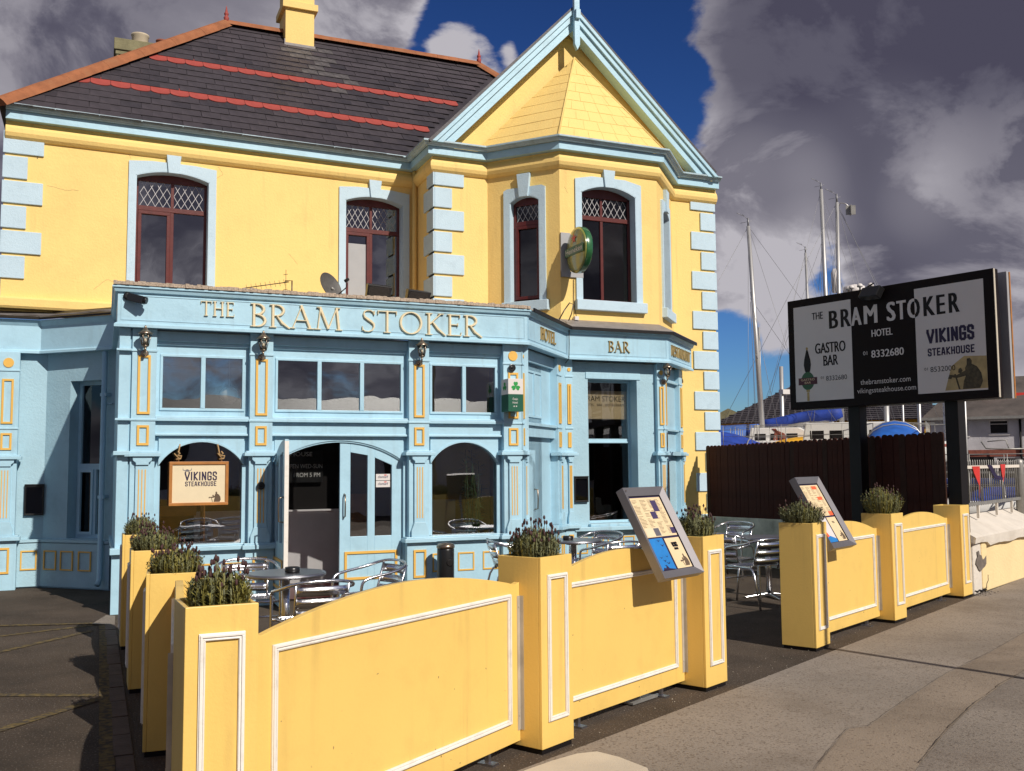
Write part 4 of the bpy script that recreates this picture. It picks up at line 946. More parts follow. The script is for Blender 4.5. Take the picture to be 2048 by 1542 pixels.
# ------------------------------------------------------------------ barrier panels
def scuffs(t,x0,x1,z0,z1,y,n,seed=1):
    rs=random.Random(seed); b=B()
    for i in range(n):
        low=rs.random()<.6; x=rs.uniform(x0+.02,x1-.02); z=rs.uniform(z0,z0+.14) if low else rs.uniform(z0,z1); k=rs.randint(5,8); rx=rs.uniform(.002,.010); rz=rs.uniform(.0015,.006); a0=rs.uniform(0,3)
        pts=[]
        for j in range(k):
            a=2*math.pi*j/k; q=rs.uniform(.5,1.2); u,v=rx*q*math.cos(a),rz*q*math.sin(a); pts.append((x+u*math.cos(a0)-v*math.sin(a0),y,z+u*math.sin(a0)+v*math.cos(a0)))
        b.add(pts,[tuple(range(k))])
    o=obj('scuff_marks',b,'scuff',t); o['kind']='stuff'
def make_panel(L_,label,loc,ang,h=.935,hump=.115,ear=.045,strip=True):
    t=thing('barrier_panel',label,'barrier panel',(0,0,0),0,'curved yellow barrier panels between the planter boxes')
    n=22; top=[(ear+(L_-2*ear)*i/n,h-.01+hump*math.sin(math.pi*i/n)**.9) for i in range(n+1)]
    b=B(); b.prism([(0,.06),(L_,.06),(L_,h)]+top[::-1]+[(0,h)],-.018,.018); obj('board',b,'planter',t,.002)
    b=B(); e=.10; b.frame(e,L_-e,.17,h-.055,.030,-.028,-.0185); b.frame(e+.004,L_-e-.004,.174,h-.059,.010,-.034,-.0282); b.frame(e+.02,L_-e-.02,.19,h-.075,.006,-.031,-.0282); obj('moulding',b,'white',t,.002)
    scuffs(t,0,L_,.07,.9,-.0188,int(10*L_),seed=int(L_*100))
    if strip:
        b=B(); b.box(L_-.028,L_+.002,-.021,-.0185,.12,.86); b.box(L_-.002,L_+.001,-.045,-.021,.12,.86)
        for z in (.2,.8): b.lathe([(.005,0),(.005,-.004)],L_-.014,-.0205,z,8,'y')
        obj('metal_angle',b,'strip',t)
    for x in (.3,L_-.3): b=B(); b.box(x-.03,x+.03,-.05,.05,0,.012); b.box(x-.012,x+.012,-.012,.012,.012,.06); obj('foot',b,'steel',t)
    t.location=(loc[0],loc[1],0); t.rotation_euler=(0,0,ang)
    return t
def between(A,Bp,label,setback=.17,**k):
    (xa,ya,aa),(xb,yb,ab)=A,Bp
    p=FR(xa,ya,aa)@Vector((PW+.004,setback,0)); q=FR(xb,yb,ab)@Vector((-.004,setback,0))
    d=q-p; return make_panel(d.length,label,p,math.atan2(d.y,d.x),**k)
g=lambda r:(r[1],r[2],r[3])
_g=list(g(PS[0])); _q=FR(*_g)@Vector((-.032,0,0)); _g[0],_g[1]=_q.x,_q.y
between(tuple(_g),g(PS[1]),'widest curved yellow barrier panel, in the foreground right of the corner planter')
between(g(PS[1]),g(PS[2]),'curved yellow barrier panel under the tilted menu case left of the entrance',setback=.19)
between(g(PS[3]),g(PS[4]),'curved yellow barrier panel just right of the entrance behind the second menu case')
between(g(PS[4]),g(PS[5]),'curved yellow barrier panel farthest right, before the street wall')
between(g(LSs[1]),g(LSs[0]),'yellow barrier panel between the first and middle planters of the left row',strip=False)
between(g(LSs[2]),g(LSs[1]),'yellow barrier panel between the middle and farthest planters of the left row',strip=False)
p=Vector((.455,5.88,0)); q=Vector((.335,4.19,0))
make_panel((q-p).length,'yellow barrier panel running back from the front corner planter, seen almost edge on',p,math.atan2((q-p).y,(q-p).x))
# ------------------------------------------------------------------ lavender
def lavender(seed,label,h=.30,spread=.17,flowers=60,yel=False,loc=(0,0,0),n=430,fl=True):
    rnd=random.Random(seed); t=thing('lavender_plant',label,'plant',(0,0,0),0,'lavender bushes in the planter boxes')
    bf=[B(),B()]; fb=B()
    for i in range(n):
        a=rnd.uniform(0,2*math.pi); rr=math.sqrt(rnd.random()); r0=rr*.09; r1=rr*spread*rnd.uniform(.8,1.1)
        hh=h*(1-.30*rr*rr)*rnd.uniform(.60,1.05)
        p0=Vector((r0*math.cos(a),r0*math.sin(a),-.02)); p2=Vector((r1*math.cos(a),r1*math.sin(a),hh)); p1=(p0+p2)/2+Vector((math.cos(a),math.sin(a),0))*r1*.30
        b=bf[0 if rnd.random()<(.45 if yel else .85) else 1]
        P=[p0*(1-s_)**2+p1*2*s_*(1-s_)+p2*s_*s_ for s_ in [k/5 for k in range(6)]]
        s_=Vector((-math.sin(a),math.cos(a),0))*.0022
        for u,v in zip(P,P[1:]): b.add([u-s_,u+s_,v+s_,v-s_],[(0,1,2,3)])
        for k in range(13):
            f=.12+.86*k/13; j=min(4,int(f*5)); q=P[j].lerp(P[j+1],f*5-j); aa=rnd.uniform(0,6.28); up=rnd.uniform(.5,1.3)
            d=Vector((math.cos(aa),math.sin(aa),up)).normalized(); l=rnd.uniform(.018,.036); w=Vector((-math.sin(aa),math.cos(aa),0))*.0042
            e=q+d*l; m=q+d*l*.5
            b.add([q,m+w,e,m-w],[(0,1,2,3)])
        if fl and rr>.1 and rnd.random()<flowers/n:
            z=p2+Vector((rnd.uniform(-.01,.01),rnd.uniform(-.01,.01),rnd.uniform(.01,.05)))
            b.add([p2-s_,p2+s_,z+s_,z-s_],[(0,1,2,3)]); k5=[(.002,0),(.0062,.005),(.0068,.013),(.005,.021),(.0015,.025)]
            fb.lathe([(r_*rnd.uniform(.8,1.2),z_) for r_,z_ in k5],z.x,z.y,z.z,5)
    f=obj('foliage',bf[0],'lav',t); f['kind']='stuff'; f=obj('foliage_tips',bf[1],'lav2',t); f['kind']='stuff'
    if fl: f=obj('flower_heads',fb,'flower',t); f['kind']='stuff'
    t.location=loc; t.rotation_euler=(0,0,rnd.uniform(0,6)); return t
def onpl(P,dx=0,dz=-.045,hh=PH): 
    v=FR(P[0],P[1],P[2])@Vector((PW/2+dx,PD/2,0)); return (v.x,v.y,hh+dz)
lavender(1,'lavender with large purple flower heads in the front corner planter',.165,.115,45,True,onpl(g(PS[0])))
lavender(2,'round lavender bush in the planter between the two front barrier panels',.205,.145,70,False,onpl(g(PS[1])))
lavender(3,'dense lavender bush in the planter left of the entrance, beside the tilted menu case',.21,.145,50,False,onpl(g(PS[2])))
lavender(4,'dark lavender bush in front of the right hand menu case',.23,.19,40,False,onpl(g(PS[3])))
lavender(5,'tall lavender bush against the dark fence, right of the entrance',.32,.20,60,True,onpl(g(PS[4])))
lavender(6,'tall overhanging lavender in the first planter of the left row',.175,.15,50,True,onpl(g(LSs[0]),hh=1.005),n=480)
lavender(7,'bushy lavender in the middle planter of the left row',.185,.17,50,False,onpl(g(LSs[1]),hh=1.005),n=480)
lavender(8,'small lavender in the farthest planter of the left row by the hotel corner',.20,.14,30,False,onpl(g(LSs[2]),hh=1.005))
# ------------------------------------------------------------------ menu stands
def menu_stand(loc,ang,sc,kind,label,base):
    t=thing('menu_stand',label,'menu stand',(base[0],base[1],0),0,'tilted menu cases on posts')
    w,l,d=.40*sc,.53*sc,.05*sc
    # local frame: x along width, y down the face, z out of the face
    a=R(ang); th=R(29); wv=Vector((math.cos(a),math.sin(a),0)); nr=Vector((math.sin(a),-math.cos(a),0)); dn=nr*math.sin(th)-Vector((0,0,1))*math.cos(th); out=wv.cross(dn).normalized()*-1
    if out.dot(nr)<0: out=-out
    o=Vector(loc); F=Matrix(((wv.x,dn.x,out.x,o.x),(wv.y,dn.y,out.y,o.y),(wv.z,dn.z,out.z,o.z),(0,0,0,1)))
    b=B(F); fw=.045*sc
    # mitred bevelled frame
    O=[(0,0),(w,0),(w,l),(0,l)]; I=[(fw,fw),(w-fw,fw),(w-fw,l-fw),(fw,l-fw)]
    b.add([(x,y,0) for x,y in O]+[(x,y,-.018*sc) for x,y in I]+[(x,y,-d) for x,y in O],
      [(0,1,5,4),(1,2,6,5),(2,3,7,6),(3,0,4,7),(0,8,9,1),(1,9,10,2),(2,10,11,3),(3,11,8,0),(8,11,10,9)])
    obj('case',b,'frame_grey',t,.002)
    b=B(F); b.box(fw-.002,w-fw+.002,fw-.002,l-fw+.002,-.030*sc,-.026*sc); obj('backing',b,'navy',t)
    x0,x1,y0,y1=fw+.008,w-fw-.008,fw+.012,l-fw-.006; z=-.0235*sc; ym=y0+(y1-y0)*.565; xm=x0+(x1-x0)*.47
    b=B(F); b.box(x0,x1,y0,ym-.006,z-.001,z); obj('menu_sheet',b,'paper',t)
    pb=B(F); pc=B(F); rd=random.Random(3)
    for c in range(4):
        cx=x0+.012+(x1-x0)*c/4
        for r_ in range(26):
            yy=y0+.018+r_*(ym-y0-.04)/26
            if rd.random()<.12: continue
            lw=(x1-x0)/4*rd.uniform(.35,.78); pb.box(cx,cx+lw,yy,yy+.0028,z+.0002,z+.0006)
    o_=obj('printed_lines',pb,'chip',t); o_['kind']='stuff'
    cols='purple' if kind==1 else 'orange'
    blocks=((.62,.08,.80,.36),(.46,.36,.64,.54),(.86,.78,1.0,.93)) if kind==1 else ((.60,.04,.86,.14),(.62,.38,.88,.48),(.78,.85,1.0,.98))
    for bx0,by0,bx1,by1 in blocks: pc.box(x0+(x1-x0)*bx0,x0+(x1-x0)*bx1,y0+(ym-y0)*by0,y0+(ym-y0)*by1,z+.0008,z+.0012)
    obj('printed_block',pc,cols,t)
    if kind==1:
        b=B(F); b.box(x0+.01,x0+(x1-x0)*.5,y0+(ym-y0)*.76,y0+(ym-y0)*.97,z+.0008,z+.0012); obj('printed_block',b,'signcream',t)
        b=B(F); b.box(x0+(x1-x0)*.30,x0+(x1-x0)*.48,y0+(ym-y0)*.77,y0+(ym-y0)*.96,z+.0013,z+.0016); obj('printed_block',b,'frame_grey',t)
    b=B(F); b.box(x0,xm-.008,ym+.004,y1,z-.001,z); obj('poster',b,'bluepr' if kind==1 else 'bbwhite',t)
    b=B(F); b.box(xm+.012,x1,ym+.010,y1,z-.001,z); pp=obj('poster',b,'paper',t)
    Ft=F@Matrix(((1,0,0,0),(0,0,-1,0),(0,-1,0,0),(0,0,0,1)))   # print frame: x, -y front -> out ; z up -> -dn
    if kind==1:
        b=B(F)   # bats on the blue poster
        for (px,py,s_) in ((.62,.10,.02),(.75,.25,.022),(.30,.62,.016),(.45,.72,.02),(.62,.80,.022),(.35,.86,.014),(.7,.6,.014)):
            X=x0+(xm-x0)*px;Y=ym+(y1-ym)*py
            b.add([(X,Y,z+.001),(X-s_,Y-s_*.5,z+.001),(X-s_*.4,Y+s_*.1,z+.001),(X,Y+s_*.35,z+.001),(X+s_*.4,Y+s_*.1,z+.001),(X+s_,Y-s_*.5,z+.001)],[(0,1,2,3),(0,3,4,5)])
        b.add([(x0+.01,y1,z+.0011),(x0+.03,y1-.02,z+.0011),(x0+.05,y1-.012,z+.0011),(x0+.07,y1-.035,z+.0011),(x0+.09,y1-.01,z+.0011),(xm-.012,y1,z+.0011)],[(0,1,2,3,4,5)])
        obj('bat_print',b,'navy',t)
    else:
        b=B(F); b.add([(x0,y1-.045,z+.001),(x0+.04,y1-.07,z+.001),(xm-.01,y1-.03,z+.001),(xm-.008,y1,z+.001),(x0,y1,z+.001)],[(0,1,2,3,4)]); obj('poster_print',b,'bluepr',t)
        b=B(F); b.add([(x0,y1-.12,z+.0011),(x0+.03,y1-.11,z+.0011),(x0+.06,y1-.06,z+.0011),(x0+.01,y1-.05,z+.0011)],[(0,1,2,3)]); obj('poster_print',b,'orange',t)
    b=B(Ft); cx=(xm+.012+x1)/2
    if kind==1:
        blk_text(b,'VIKINGS',cx,-(ym+.075),.030,.55,.006,-(z)-.0012); blk_text(b,'STEAKHOUSE',cx,-(ym+.098),.014,.55,.003,-(z)-.0012)
    else: text(b,'MENU',cx,-(ym+.07),.02,-(z)-.0012,width=.05)
    obj('lettering',b,'dark',pp)
    b=B(F); warrior(b,x1-.052,y1-.055,.085,z+.0012,flip=True); obj('engraving',b,'chip',pp)
    b=B(); c=F@Vector((w*.5,l*.55,-d)); b.tube([(base[0],base[1],.01),(base[0],base[1],c.z-.10),(c.x,c.y,c.z)],.018,10); obj('post',b,'steel',t)
    b=B(FR(base[0],base[1],ang)); b.box(-.15,.15,-.12,.12,.008,.02); b.prism([(-.06,.02),(.06,.02),(.03,.05),(-.03,.05)],-.04,.04); obj('base_plate',b,'galv',t)
    b=B(F); b.lathe([(.006,0),(.006,.003)],.02*sc,.02*sc,-.001,8); obj('lock',b,'bronze',t)
    return t
def warrior(b,x,y,s,z,flip=False):
    """engraved seated bearded man leaning on an axe, as overlapping flat shapes; y grows downward when flip"""
    k=1 if flip else -1
    shapes=[[(-.05,-.50),(.06,-.52),(.12,-.42),(.11,-.32),(.28,-.22),(.42,.0),(.46,.28),(.36,.5),(-.22,.5),(-.18,.25),(-.10,.05),(-.12,-.2),(-.06,-.3)],
      [(-.10,-.12),(-.42,.02),(-.62,.0),(-.64,.07),(-.42,.12),(-.08,.06)],[(-.50,-.02),(-.44,-.02),(-.30,.5),(-.36,.5)],[(-.66,-.02),(-.72,.12),(-.60,.14),(-.56,.04)],
      [(-.34,-.18),(-.26,-.22),(-.20,-.12),(-.26,-.02),(-.36,-.06)]]
    for i,sh in enumerate(shapes): b.add([(x+px*s,y+k*py*s,z+.0002*i) if flip else (x+px*s,z-.0002*i,y+k*py*s) for px,py in sh],[tuple(range(len(sh)))])
menu_stand((3.26,5.75,1.44),25.8,1.25,1,'tilted steel menu case with blue poster over the barrier left of the entrance',(3.40,5.93))
menu_stand((5.79,7.09,1.467),26.8,1.33,2,'tilted steel menu case with red printed blocks over the barrier right of the entrance',(6.0,7.3))
# ------------------------------------------------------------------ cafe tables and chairs
def make_table():
    t=thing('cafe_table','x','table'); n=40
    b=B(); b.lathe([(.0,.715),(.325,.715),(.332,.708),(.332,.690),(.325,.688),(.0,.690)][1:5],n=n); b.lathe([(.31,.712),(.325,.716),(.30,.717)],n=n); b.lathe([(.30,.7165),(.001,.7168)],n=n); obj('tabletop',b,'steel',t)
    b=B(); b.lathe([(.035,.04),(.035,.688)],n=14); b.lathe([(.09,.66),(.09,.688)],n=14); obj('column',b,'alu',t)
    for k in range(4):
        b=B(FR(0,0,45+90*k)); b.prism([(.02,.03),(.30,.015),(.32,0.0),(.30,.0),(.29,.008),(.03,.015),(.02,.06)] if False else [(.02,.015),(.30,.004),(.32,.02),(.04,.055)],-.03,.03); obj('foot',b,'alu',t,.004)
    return t
def make_chair():
    t=thing('cafe_chair','x','chair'); r=.0125
    b=B()
    P=[(-.265,-.20,.0),(-.262,-.21,.40),(-.262,-.205,.60),(-.268,-.17,.645),(-.275,-.08,.665),(-.28,.06,.685),(-.272,.16,.705),(-.235,.245,.735),(-.15,.29,.755),(0,.305,.762)]
    P=P+[(-x,y,z) for x,y,z in P[-2::-1]]
    # smooth the loop
    V=[Vector(p) for p in P]
    for _ in range(2):
        W_=[V[0]]
        for a,c in zip(V,V[1:]): W_+=[a.lerp(c,.25),a.lerp(c,.75)]
        V=W_+[V[-1]]
    b.tube(V,r,8); obj('arm_tube',b,'alu',t)
    for s_ in (-1,1):
        b=B(); b.tube([(s_*.235,.33,0),(s_*.225,.235,.36),(s_*.22,.20,.42),(s_*.215,.16,.44),(s_*.22,-.2,.435)],r,8); obj('rear_leg',b,'alu',t)
        b=B(); b.tube([(s_*.185,.17,.42),(s_*.19,.215,.55),(s_*.20,.275,.735)],r*.8,8); obj('back_upright',b,'alu',t)
    b=B(); b.tube([(-.26,-.208,.43),(.26,-.208,.43)],r*.9,8); b.tube([(-.26,-.205,.30),(.26,-.205,.30)],r*.7,8); obj('stretcher',b,'alu',t)
    for k in range(3):
        z0=.475+k*.088; b=B(); n=8; vs=[]
        for i in range(n+1):
            x=-.195+.39*i/n; y=.19+.07*(k*.45)+.035*(1-(x/.195)**2)
            for dz,dy in ((0,0),(.07,.018)): vs+=[(x,y+dy,z0+dz)]
        m=len(vs); vs+=[(x,y+.006,z) for x,y,z in vs]; fs=[]
        for i in range(n):
            a=2*i; fs+=[(a,a+1,a+3,a+2),(m+a,m+a+2,m+a+3,m+a+1),(a+1,m+a+1,m+a+3,a+3),(a,a+2,m+a+2,m+a)]
        fs+=[(0,m,m+1,1),(m-2,m-1,2*m-1,2*m-2)]; b.add(vs,fs,True); obj('back_slat',b,'alu',t)
    for k in range(6):
        y=-.205+k*.066; b=B(); b.box(-.215,.215,y,y+.056,.442+.004*abs(k-2.5)*.8,.448+.004*abs(k-2.5)*.8); obj('seat_slat',b,'alu',t,.002)
    return t
T0=make_table(); tabs=[('round steel table with a black ashtray near the open door',1.50,8.35),('round steel table with a black ashtray by the inclined side door',5.20,10.35),('round steel table at the right end of the terrace by the low wall',7.45,9.65)]
for i,(l,x,y) in enumerate(tabs):
    o=T0 if i==0 else copy_tree(T0); o.location=(x,y,0); o.rotation_euler=(0,0,.3*i); o['label']=l; o['group']='round steel tables on the terrace'
def ashtray(x,y,label):
    b=B(); b.lathe([(.045,0),(.062,.005),(.062,.045),(.055,.047),(.052,.02),(.01,.018)],x,y,.717,20); o=obj('ashtray',b,'black_plastic'); tag(o,label,'ashtray','black ashtrays on the tables')
ashtray(1.545,8.30,'black round ashtray on the table near the open door'); ashtray(5.12,10.33,'black round ashtray on the table by the inclined side door')
C0=make_chair()
chs=[('aluminium chair behind the left table, back to the arched window',1.28,8.98,176-180),
 ('aluminium chair in front of the left table with its slatted back towards the street',1.55,7.50,184),
 ('aluminium chair at the right of the left table, turned sideways to the doorway',2.22,8.42,-76),
 ('aluminium chair mostly hidden behind the tall foreground panel',2.02,7.15,200),
 ('aluminium chair at the far right side of the table by the inclined side door',5.72,10.75,-60),
 ('aluminium chair with its back to the street at the table by the inclined side door',5.28,9.62,184),
 ('aluminium chair left of the table by the inclined side door, behind the planter',4.40,10.25,80),
 ('aluminium chair with its slatted back to the street at the right end table',6.88,9.16,186),
 ('aluminium chair left of the right end table, back slats catching the sun',7.12,9.95,118),
 ('aluminium chair standing farthest back against the low stained wall',8.25,11.50,-63)]
for i,(l,x,y,a) in enumerate(chs):
    o=C0 if i==0 else copy_tree(C0); o.location=(x,y,0); o.rotation_euler=(0,0,R(a)); o['label']=l; o['group']='aluminium terrace chairs'
# ------------------------------------------------------------------ wall lanterns
def make_lantern():
    t=thing('wall_lantern','x','lantern')   # origin on the wall at the bracket, faces -y
    b=B(); b.lathe([(.045,0),(.045,-.012),(.03,-.02)],0,0,-.11,16,'y'); b.tube([(0,-.01,-.11),(0,-.07,-.125),(0,-.115,-.09),(0,-.12,-.04)],.011,8); obj('bracket',b,'bronze',t)
    b=B()
    for k in range(6):
        a=k*math.pi/3; b.tube([(.036*math.cos(a),-.12+.036*math.sin(a),-.03),(.062*math.cos(a),-.12+.062*math.sin(a),.10)],.004,5)
    b.lathe([(.02,-.05),(.04,-.035),(.04,-.027)],0,-.12,0,6); b.lathe([(.06,.097),(.08,.10),(.082,.108),(.05,.135),(.028,.15),(.026,.165),(.012,.172),(.014,.185),(.004,.20)],0,-.12,0,12); obj('cage',b,'bronze',t)
    b=B(); b.lathe([(.033,-.027),(.056,.096)],0,-.12,0,6); obj('glass',b,'lantern_glass',t)
    b=B(); b.lathe([(.012,-.02),(.016,.03),(.012,.06)],0,-.12,0,8); obj('bulb',b,'glasswhite',t)
    return t
L0_=make_lantern()
for i,(l,F,u,y,z) in enumerate((('antique metal lantern on the leftmost shopfront pilaster',SF_,.495,.08,2.99),('antique metal lantern on the pilaster left of the doorway lights',SF_,1.79,.08,2.99),('antique metal lantern on the pilaster right of the doorway lights',SF_,3.73,.08,2.99),('antique metal lantern on the right end of the bay, under the last fascia corner',BF,1.74,.10,2.99))):
    o=L0_ if i==0 else copy_tree(L0_); p=F@Vector((u,y,z)); o.location=p; o.rotation_euler=(0,0,F.to_euler().z); o['label']=l; o['group']='wall lanterns on the shopfront'
# ------------------------------------------------------------------ small wall fittings
t=thing('security_camera','black security camera on the left end of the shop fascia','camera',(.30,11.6,3.51))
b=B(); b.lathe([(.045,0),(.045,-.03),(.025,-.04)],.30,11.60,3.51,16,'y'); b.tube([(.30,11.57,3.51),(.33,11.53,3.50)],.014); obj('bracket',b,'black_plastic',t)
b=B(Matrix.Translation((.40,11.50,3.475))@Matrix.Rotation(R(-25),4,'Z')@Matrix.Rotation(R(14),4,'Y')); b.box(-.10,.08,-.045,.045,-.045,.04); b.lathe([(.040,.08),(.040,.11),(.03,.11)],0,0,0,14,'x'); obj('housing',b,'black_plastic',t,.006)
def horn(x,y,z,label,r=.05):
    b=B(); b.lathe([(r*.5,0),(r*.9,-.02),(r,-.035),(r*.95,-.045),(r*.5,-.02),(r*.25,-.03),(r*.12,-.04)],x,y,z,20,'y'); o=obj('alarm_horn',b,'black_plastic'); tag(o,label,'alarm')
    return o
horn(4.99,11.68,2.86,'round black alarm horn high on the pilaster above the shamrock sign'); horn(1.79,11.65,1.38,'round black push button horn halfway up the pilaster left of the doorway',.047)
t=thing('shamrock_sign','white and green box sign with a shamrock on the fourth pilaster','sign',(4.97,11.5,2.3))
b=B(); b.box(4.845,5.055,11.44,11.67,2.50,2.70); obj('white_panel',b,'bbwhite',t,.003)
b=B(); b.box(4.845,5.055,11.44,11.67,2.28,2.4995); obj('green_panel',b,'green',t,.003)
def shamrock(b,cx,cz,s,y):
    k=0
    for a in (90,210,330):
        c=Vector((cx+s*.42*math.cos(R(a)),cz+s*.42*math.sin(R(a)))); dirv=Vector((math.cos(R(a)),math.sin(R(a)))); nn=Vector((-dirv.y,dirv.x))
        heart=[(-.42,0),(-.20,.30),(.12,.42),(.36,.32),(.40,.14),(.30,0),(.40,-.14),(.36,-.32),(.12,-.42),(-.20,-.30)]
        b.add([(c.x+(dirv.x*u+nn.x*v)*s,y-.0003*k,c.y+(dirv.y*u+nn.y*v)*s) for u,v in heart],[tuple(range(10))]); k+=1
b=B(); shamrock(b,4.95,2.60,.075,11.4385); obj('shamrock',b,'shamrock',t)
b=B(); b.M=Matrix.Translation((4.843,11.555,0))@Matrix.Rotation(R(-90),4,'Z'); shamrock(b,0,2.60,.07,0); obj('shamrock',b,'shamrock',t)
b=B(); text(b,'Óstán',4.94,2.425,.028,11.4385,width=.075); text(b,'Hotel',4.94,2.380,.028,11.4385,width=.07)
def star(b,cx,cz,r,y): b.add([(cx+(r if k%2==0 else r*.42)*math.sin(k*math.pi/5),y,cz+(r if k%2==0 else r*.42)*math.cos(k*math.pi/5)) for k in range(10)],[tuple(range(10))])
star(b,4.925,2.345,.013,11.4385); star(b,4.957,2.345,.013,11.4385); obj('lettering',b,'bbwhite',t)
def wall_case(F,u,z,y,w,h,label):
    o=F@Vector((u,y,z)); t=thing('menu_case',label,'menu case',o); 
    b=B(F); b.frame(u-w/2,u+w/2,z,z+h,.022,y-.045,y); b.box(u-w/2,u+w/2,y-.055,y,z+h,z+h+.02); obj('case',b,'black_plastic',t,.003)
    b=B(F); b.box(u-w/2+.022,u+w/2-.022,y-.02,y-.002,z+.022,z+h-.022); obj('backing',b,'dark',t)
    b=B(F); b.box(u-w/2+.022,u+w/2-.022,y-.035,y-.032,z+.022,z+h-.022); obj('glass',b,'glass_dim',t)
wall_case(BF,.29,1.03,.18,.235,.37,'black wall menu case left of the deep bay window')
wall_case(FR(0,14.80),-.735,.97,0,.24,.40,'black wall menu case on the blue left wing')
# wall ash bin
t=thing('litter_bin','black cylindrical ash bin with a bronze lid on the shopfront plinth','bin',(3.96,11.42,.1))
b=B(); b.lathe([(.10,.0),(.105,.02),(.105,.40),(.10,.42)],3.98,11.40,.17,20); obj('drum',b,'black_plastic',t)
b=B(); b.lathe([(.108,.0),(.112,.01),(.112,.03),(.09,.055),(.02,.065)],3.98,11.40,.59,20); obj('lid',b,'bronze',t)
b=B(); b.lathe([(.04,-.001),(.045,-.006),(.036,-.008)],4.0,11.30,.42,16,'y'); obj('slot',b,'dark',t)
# hanging restaurant sign inside the left arched window
t=thing('hanging_sign','cream steakhouse board in an oak frame hung by ropes in the left arched window','sign',(1.12,11.74,1.15))
b=B(); b.frame(.785,1.435,1.165,1.665,.035,11.70,11.74); obj('oak_frame',b,'oak',t,.004)
b=B(); b.box(.815,1.405,11.715,11.73,1.195,1.635); obj('board',b,'signcream',t)
F=FR(0,11.7148)
b=B(F); blk_text(b,'VIKINGS',1.13,1.455,.088,.88,.0155,0,.20); blk_text(b,'STEAKHOUSE',1.13,1.388,.046,1.02,.009,0,.20); obj('lettering',b,'navy',t)
b=B(F); 
def horned_helmet(b,x,z,s,y=0):
    b.add([(x-s*.5,y,z),(x+s*.5,y,z),(x+s*.42,y,z+s*.4),(x,y,z+s*.6),(x-s*.42,y,z+s*.4)],[(0,1,2,3,4)])
    for q in (-1,1): b.add([(x+q*s*.5,y-.0003,z+.15*s),(x+q*s*1.0,y-.0003,z+.35*s),(x+q*s*.95,y-.0003,z+1.0*s),(x+q*s*.82,y-.0003,z+.45*s),(x+q*s*.5,y-.0003,z+.35*s)],[(0,1,2,3,4)])
horned_helmet(b,.98,1.55,.05); obj('helmet_print',b,'frame_grey',t)
b=B(FR(0,0)); warrior(b,1.30,1.26,.115,11.7145); obj('engraving',b,'chip',t)
for x,pts in ((.885,[(0,0,0),(.0,.0,.12),(.012,.0,.20)]),(1.36,[(0,0,0),(-.03,0,.10),(-.05,0,.20)])):
    b=B(); b.tube([(x+p[0],11.725,1.665+p[2]) for p in pts],.008,6)
    b.tube([(x-.03,11.715,1.69),(x+.02,11.71,1.70),(x+.03,11.72,1.73),(x-.02,11.71,1.735),(x+.012,11.71,1.76),(x-.012,11.71,1.78)],.010,6); b.tube([(x,11.71,1.70),(x-.05,11.71,1.76)],.007,5); obj('rope',b,'rope',t)
# pendant globe lamp and house plant indoors
t=thing('pendant_lamp','white globe pendant lamp behind the upper left shopfront light','lamp',(1.50,12.3,2.48))
b=B(); b.lathe([(.11*math.sin(math.pi*i/12)+.001,-.10*math.cos(math.pi*i/12)) for i in range(13)],1.50,12.3,2.48,20); obj('globe',b,'glasswhite',t)
b=B(); b.tube([(1.50,12.3,2.57),(1.50,12.3,3.15)],.004,5); obj('cord',b,'greyplastic',t)
t=thing('indoor_bamboo','tall leafy bamboo plant inside the right arched window','plant',(4.62,12.1,0.05))
rnd=random.Random(11); b=B(); bs=B()
for s_ in range(9):
    x=4.62+rnd.uniform(-.1,.1); y=12.1+rnd.uniform(-.08,.08); hh=rnd.uniform(1.1,1.85); ex=x+rnd.uniform(-.15,.12); bs.tube([(x,y,.2),(ex,y-.03,hh)],.006,5)
    for k in range(46):
        f=rnd.uniform(.3,1); px=x+(ex-x)*f; pz=.2+(hh-.2)*f; a=rnd.uniform(0,6.28); d=Vector((math.cos(a),math.sin(a)*.6,rnd.uniform(-.5,.5))); w=Vector((-math.sin(a),math.cos(a),.3))*.009; q=Vector((px,y,pz)); l=rnd.uniform(.09,.17); b.add([q,q+d*l*.5+w,q+d*l,q+d*l*.5-w],[(0,1,2,3)])
o=obj('leaves',b,'greenleaf',t); o['kind']='stuff'; o=obj('canes',bs,'greenleaf',t); o['kind']='stuff'
b=B(); b.lathe([(.12,.02),(.16,.28),(.15,.28)],4.62,12.1,0,16); obj('pot',b,'black_plastic',t)
# round illuminated sign on the bay corner
t=thing('round_beer_sign','round green and yellow illuminated beer sign with a red star on the bay corner','sign',(6.56,13.25,4.8))
b=B(); b.box(6.52,6.68,13.27,13.298,4.47,5.16); b.box(6.52,6.90,13.268,13.298,4.47,4.56); obj('mounting_plate',b,'greyplastic',t,.003)
b=B(); b.box(6.63,6.69,13.10,13.27,4.74,4.86); obj('arm',b,'greyplastic',t)
ax=R(-12)  # disc axis nearly parallel to the facade
SM=Matrix.Translation((6.66,12.93,4.82))@Matrix.Rotation(R(-90),4,'Z')
b=B(SM); b.lathe([(.30,-.055),(.345,-.05),(.35,-.035),(.35,.035),(.345,.05),(.30,.055)],0,0,0,40,'y'); obj('drum',b,'signgreen',t)
b=B(SM)
b.lathe([(.343,-.051),(.30,-.065),(.18,-.085),(.001,-.092)],0,0,0,40,'y'); o=obj('face',b,'face_sign',t) if False else obj('face',b,mat('sign_face_ochre',(.20,.21,.05,1),.25,var=.1,coat=.6),t)
b=B(SM); b.box(-.30,.30,-.096,-.0925,-.075,.055); obj('band',b,'green',t)
b=B(SM); text(b,'Heineken',0,-.045,.085,-.0968,width=.54); obj('lettering',b,'bbwhite',t)
b=B(SM); star(b,0,.17,.085,-.0935); obj('star',b,'red',t)
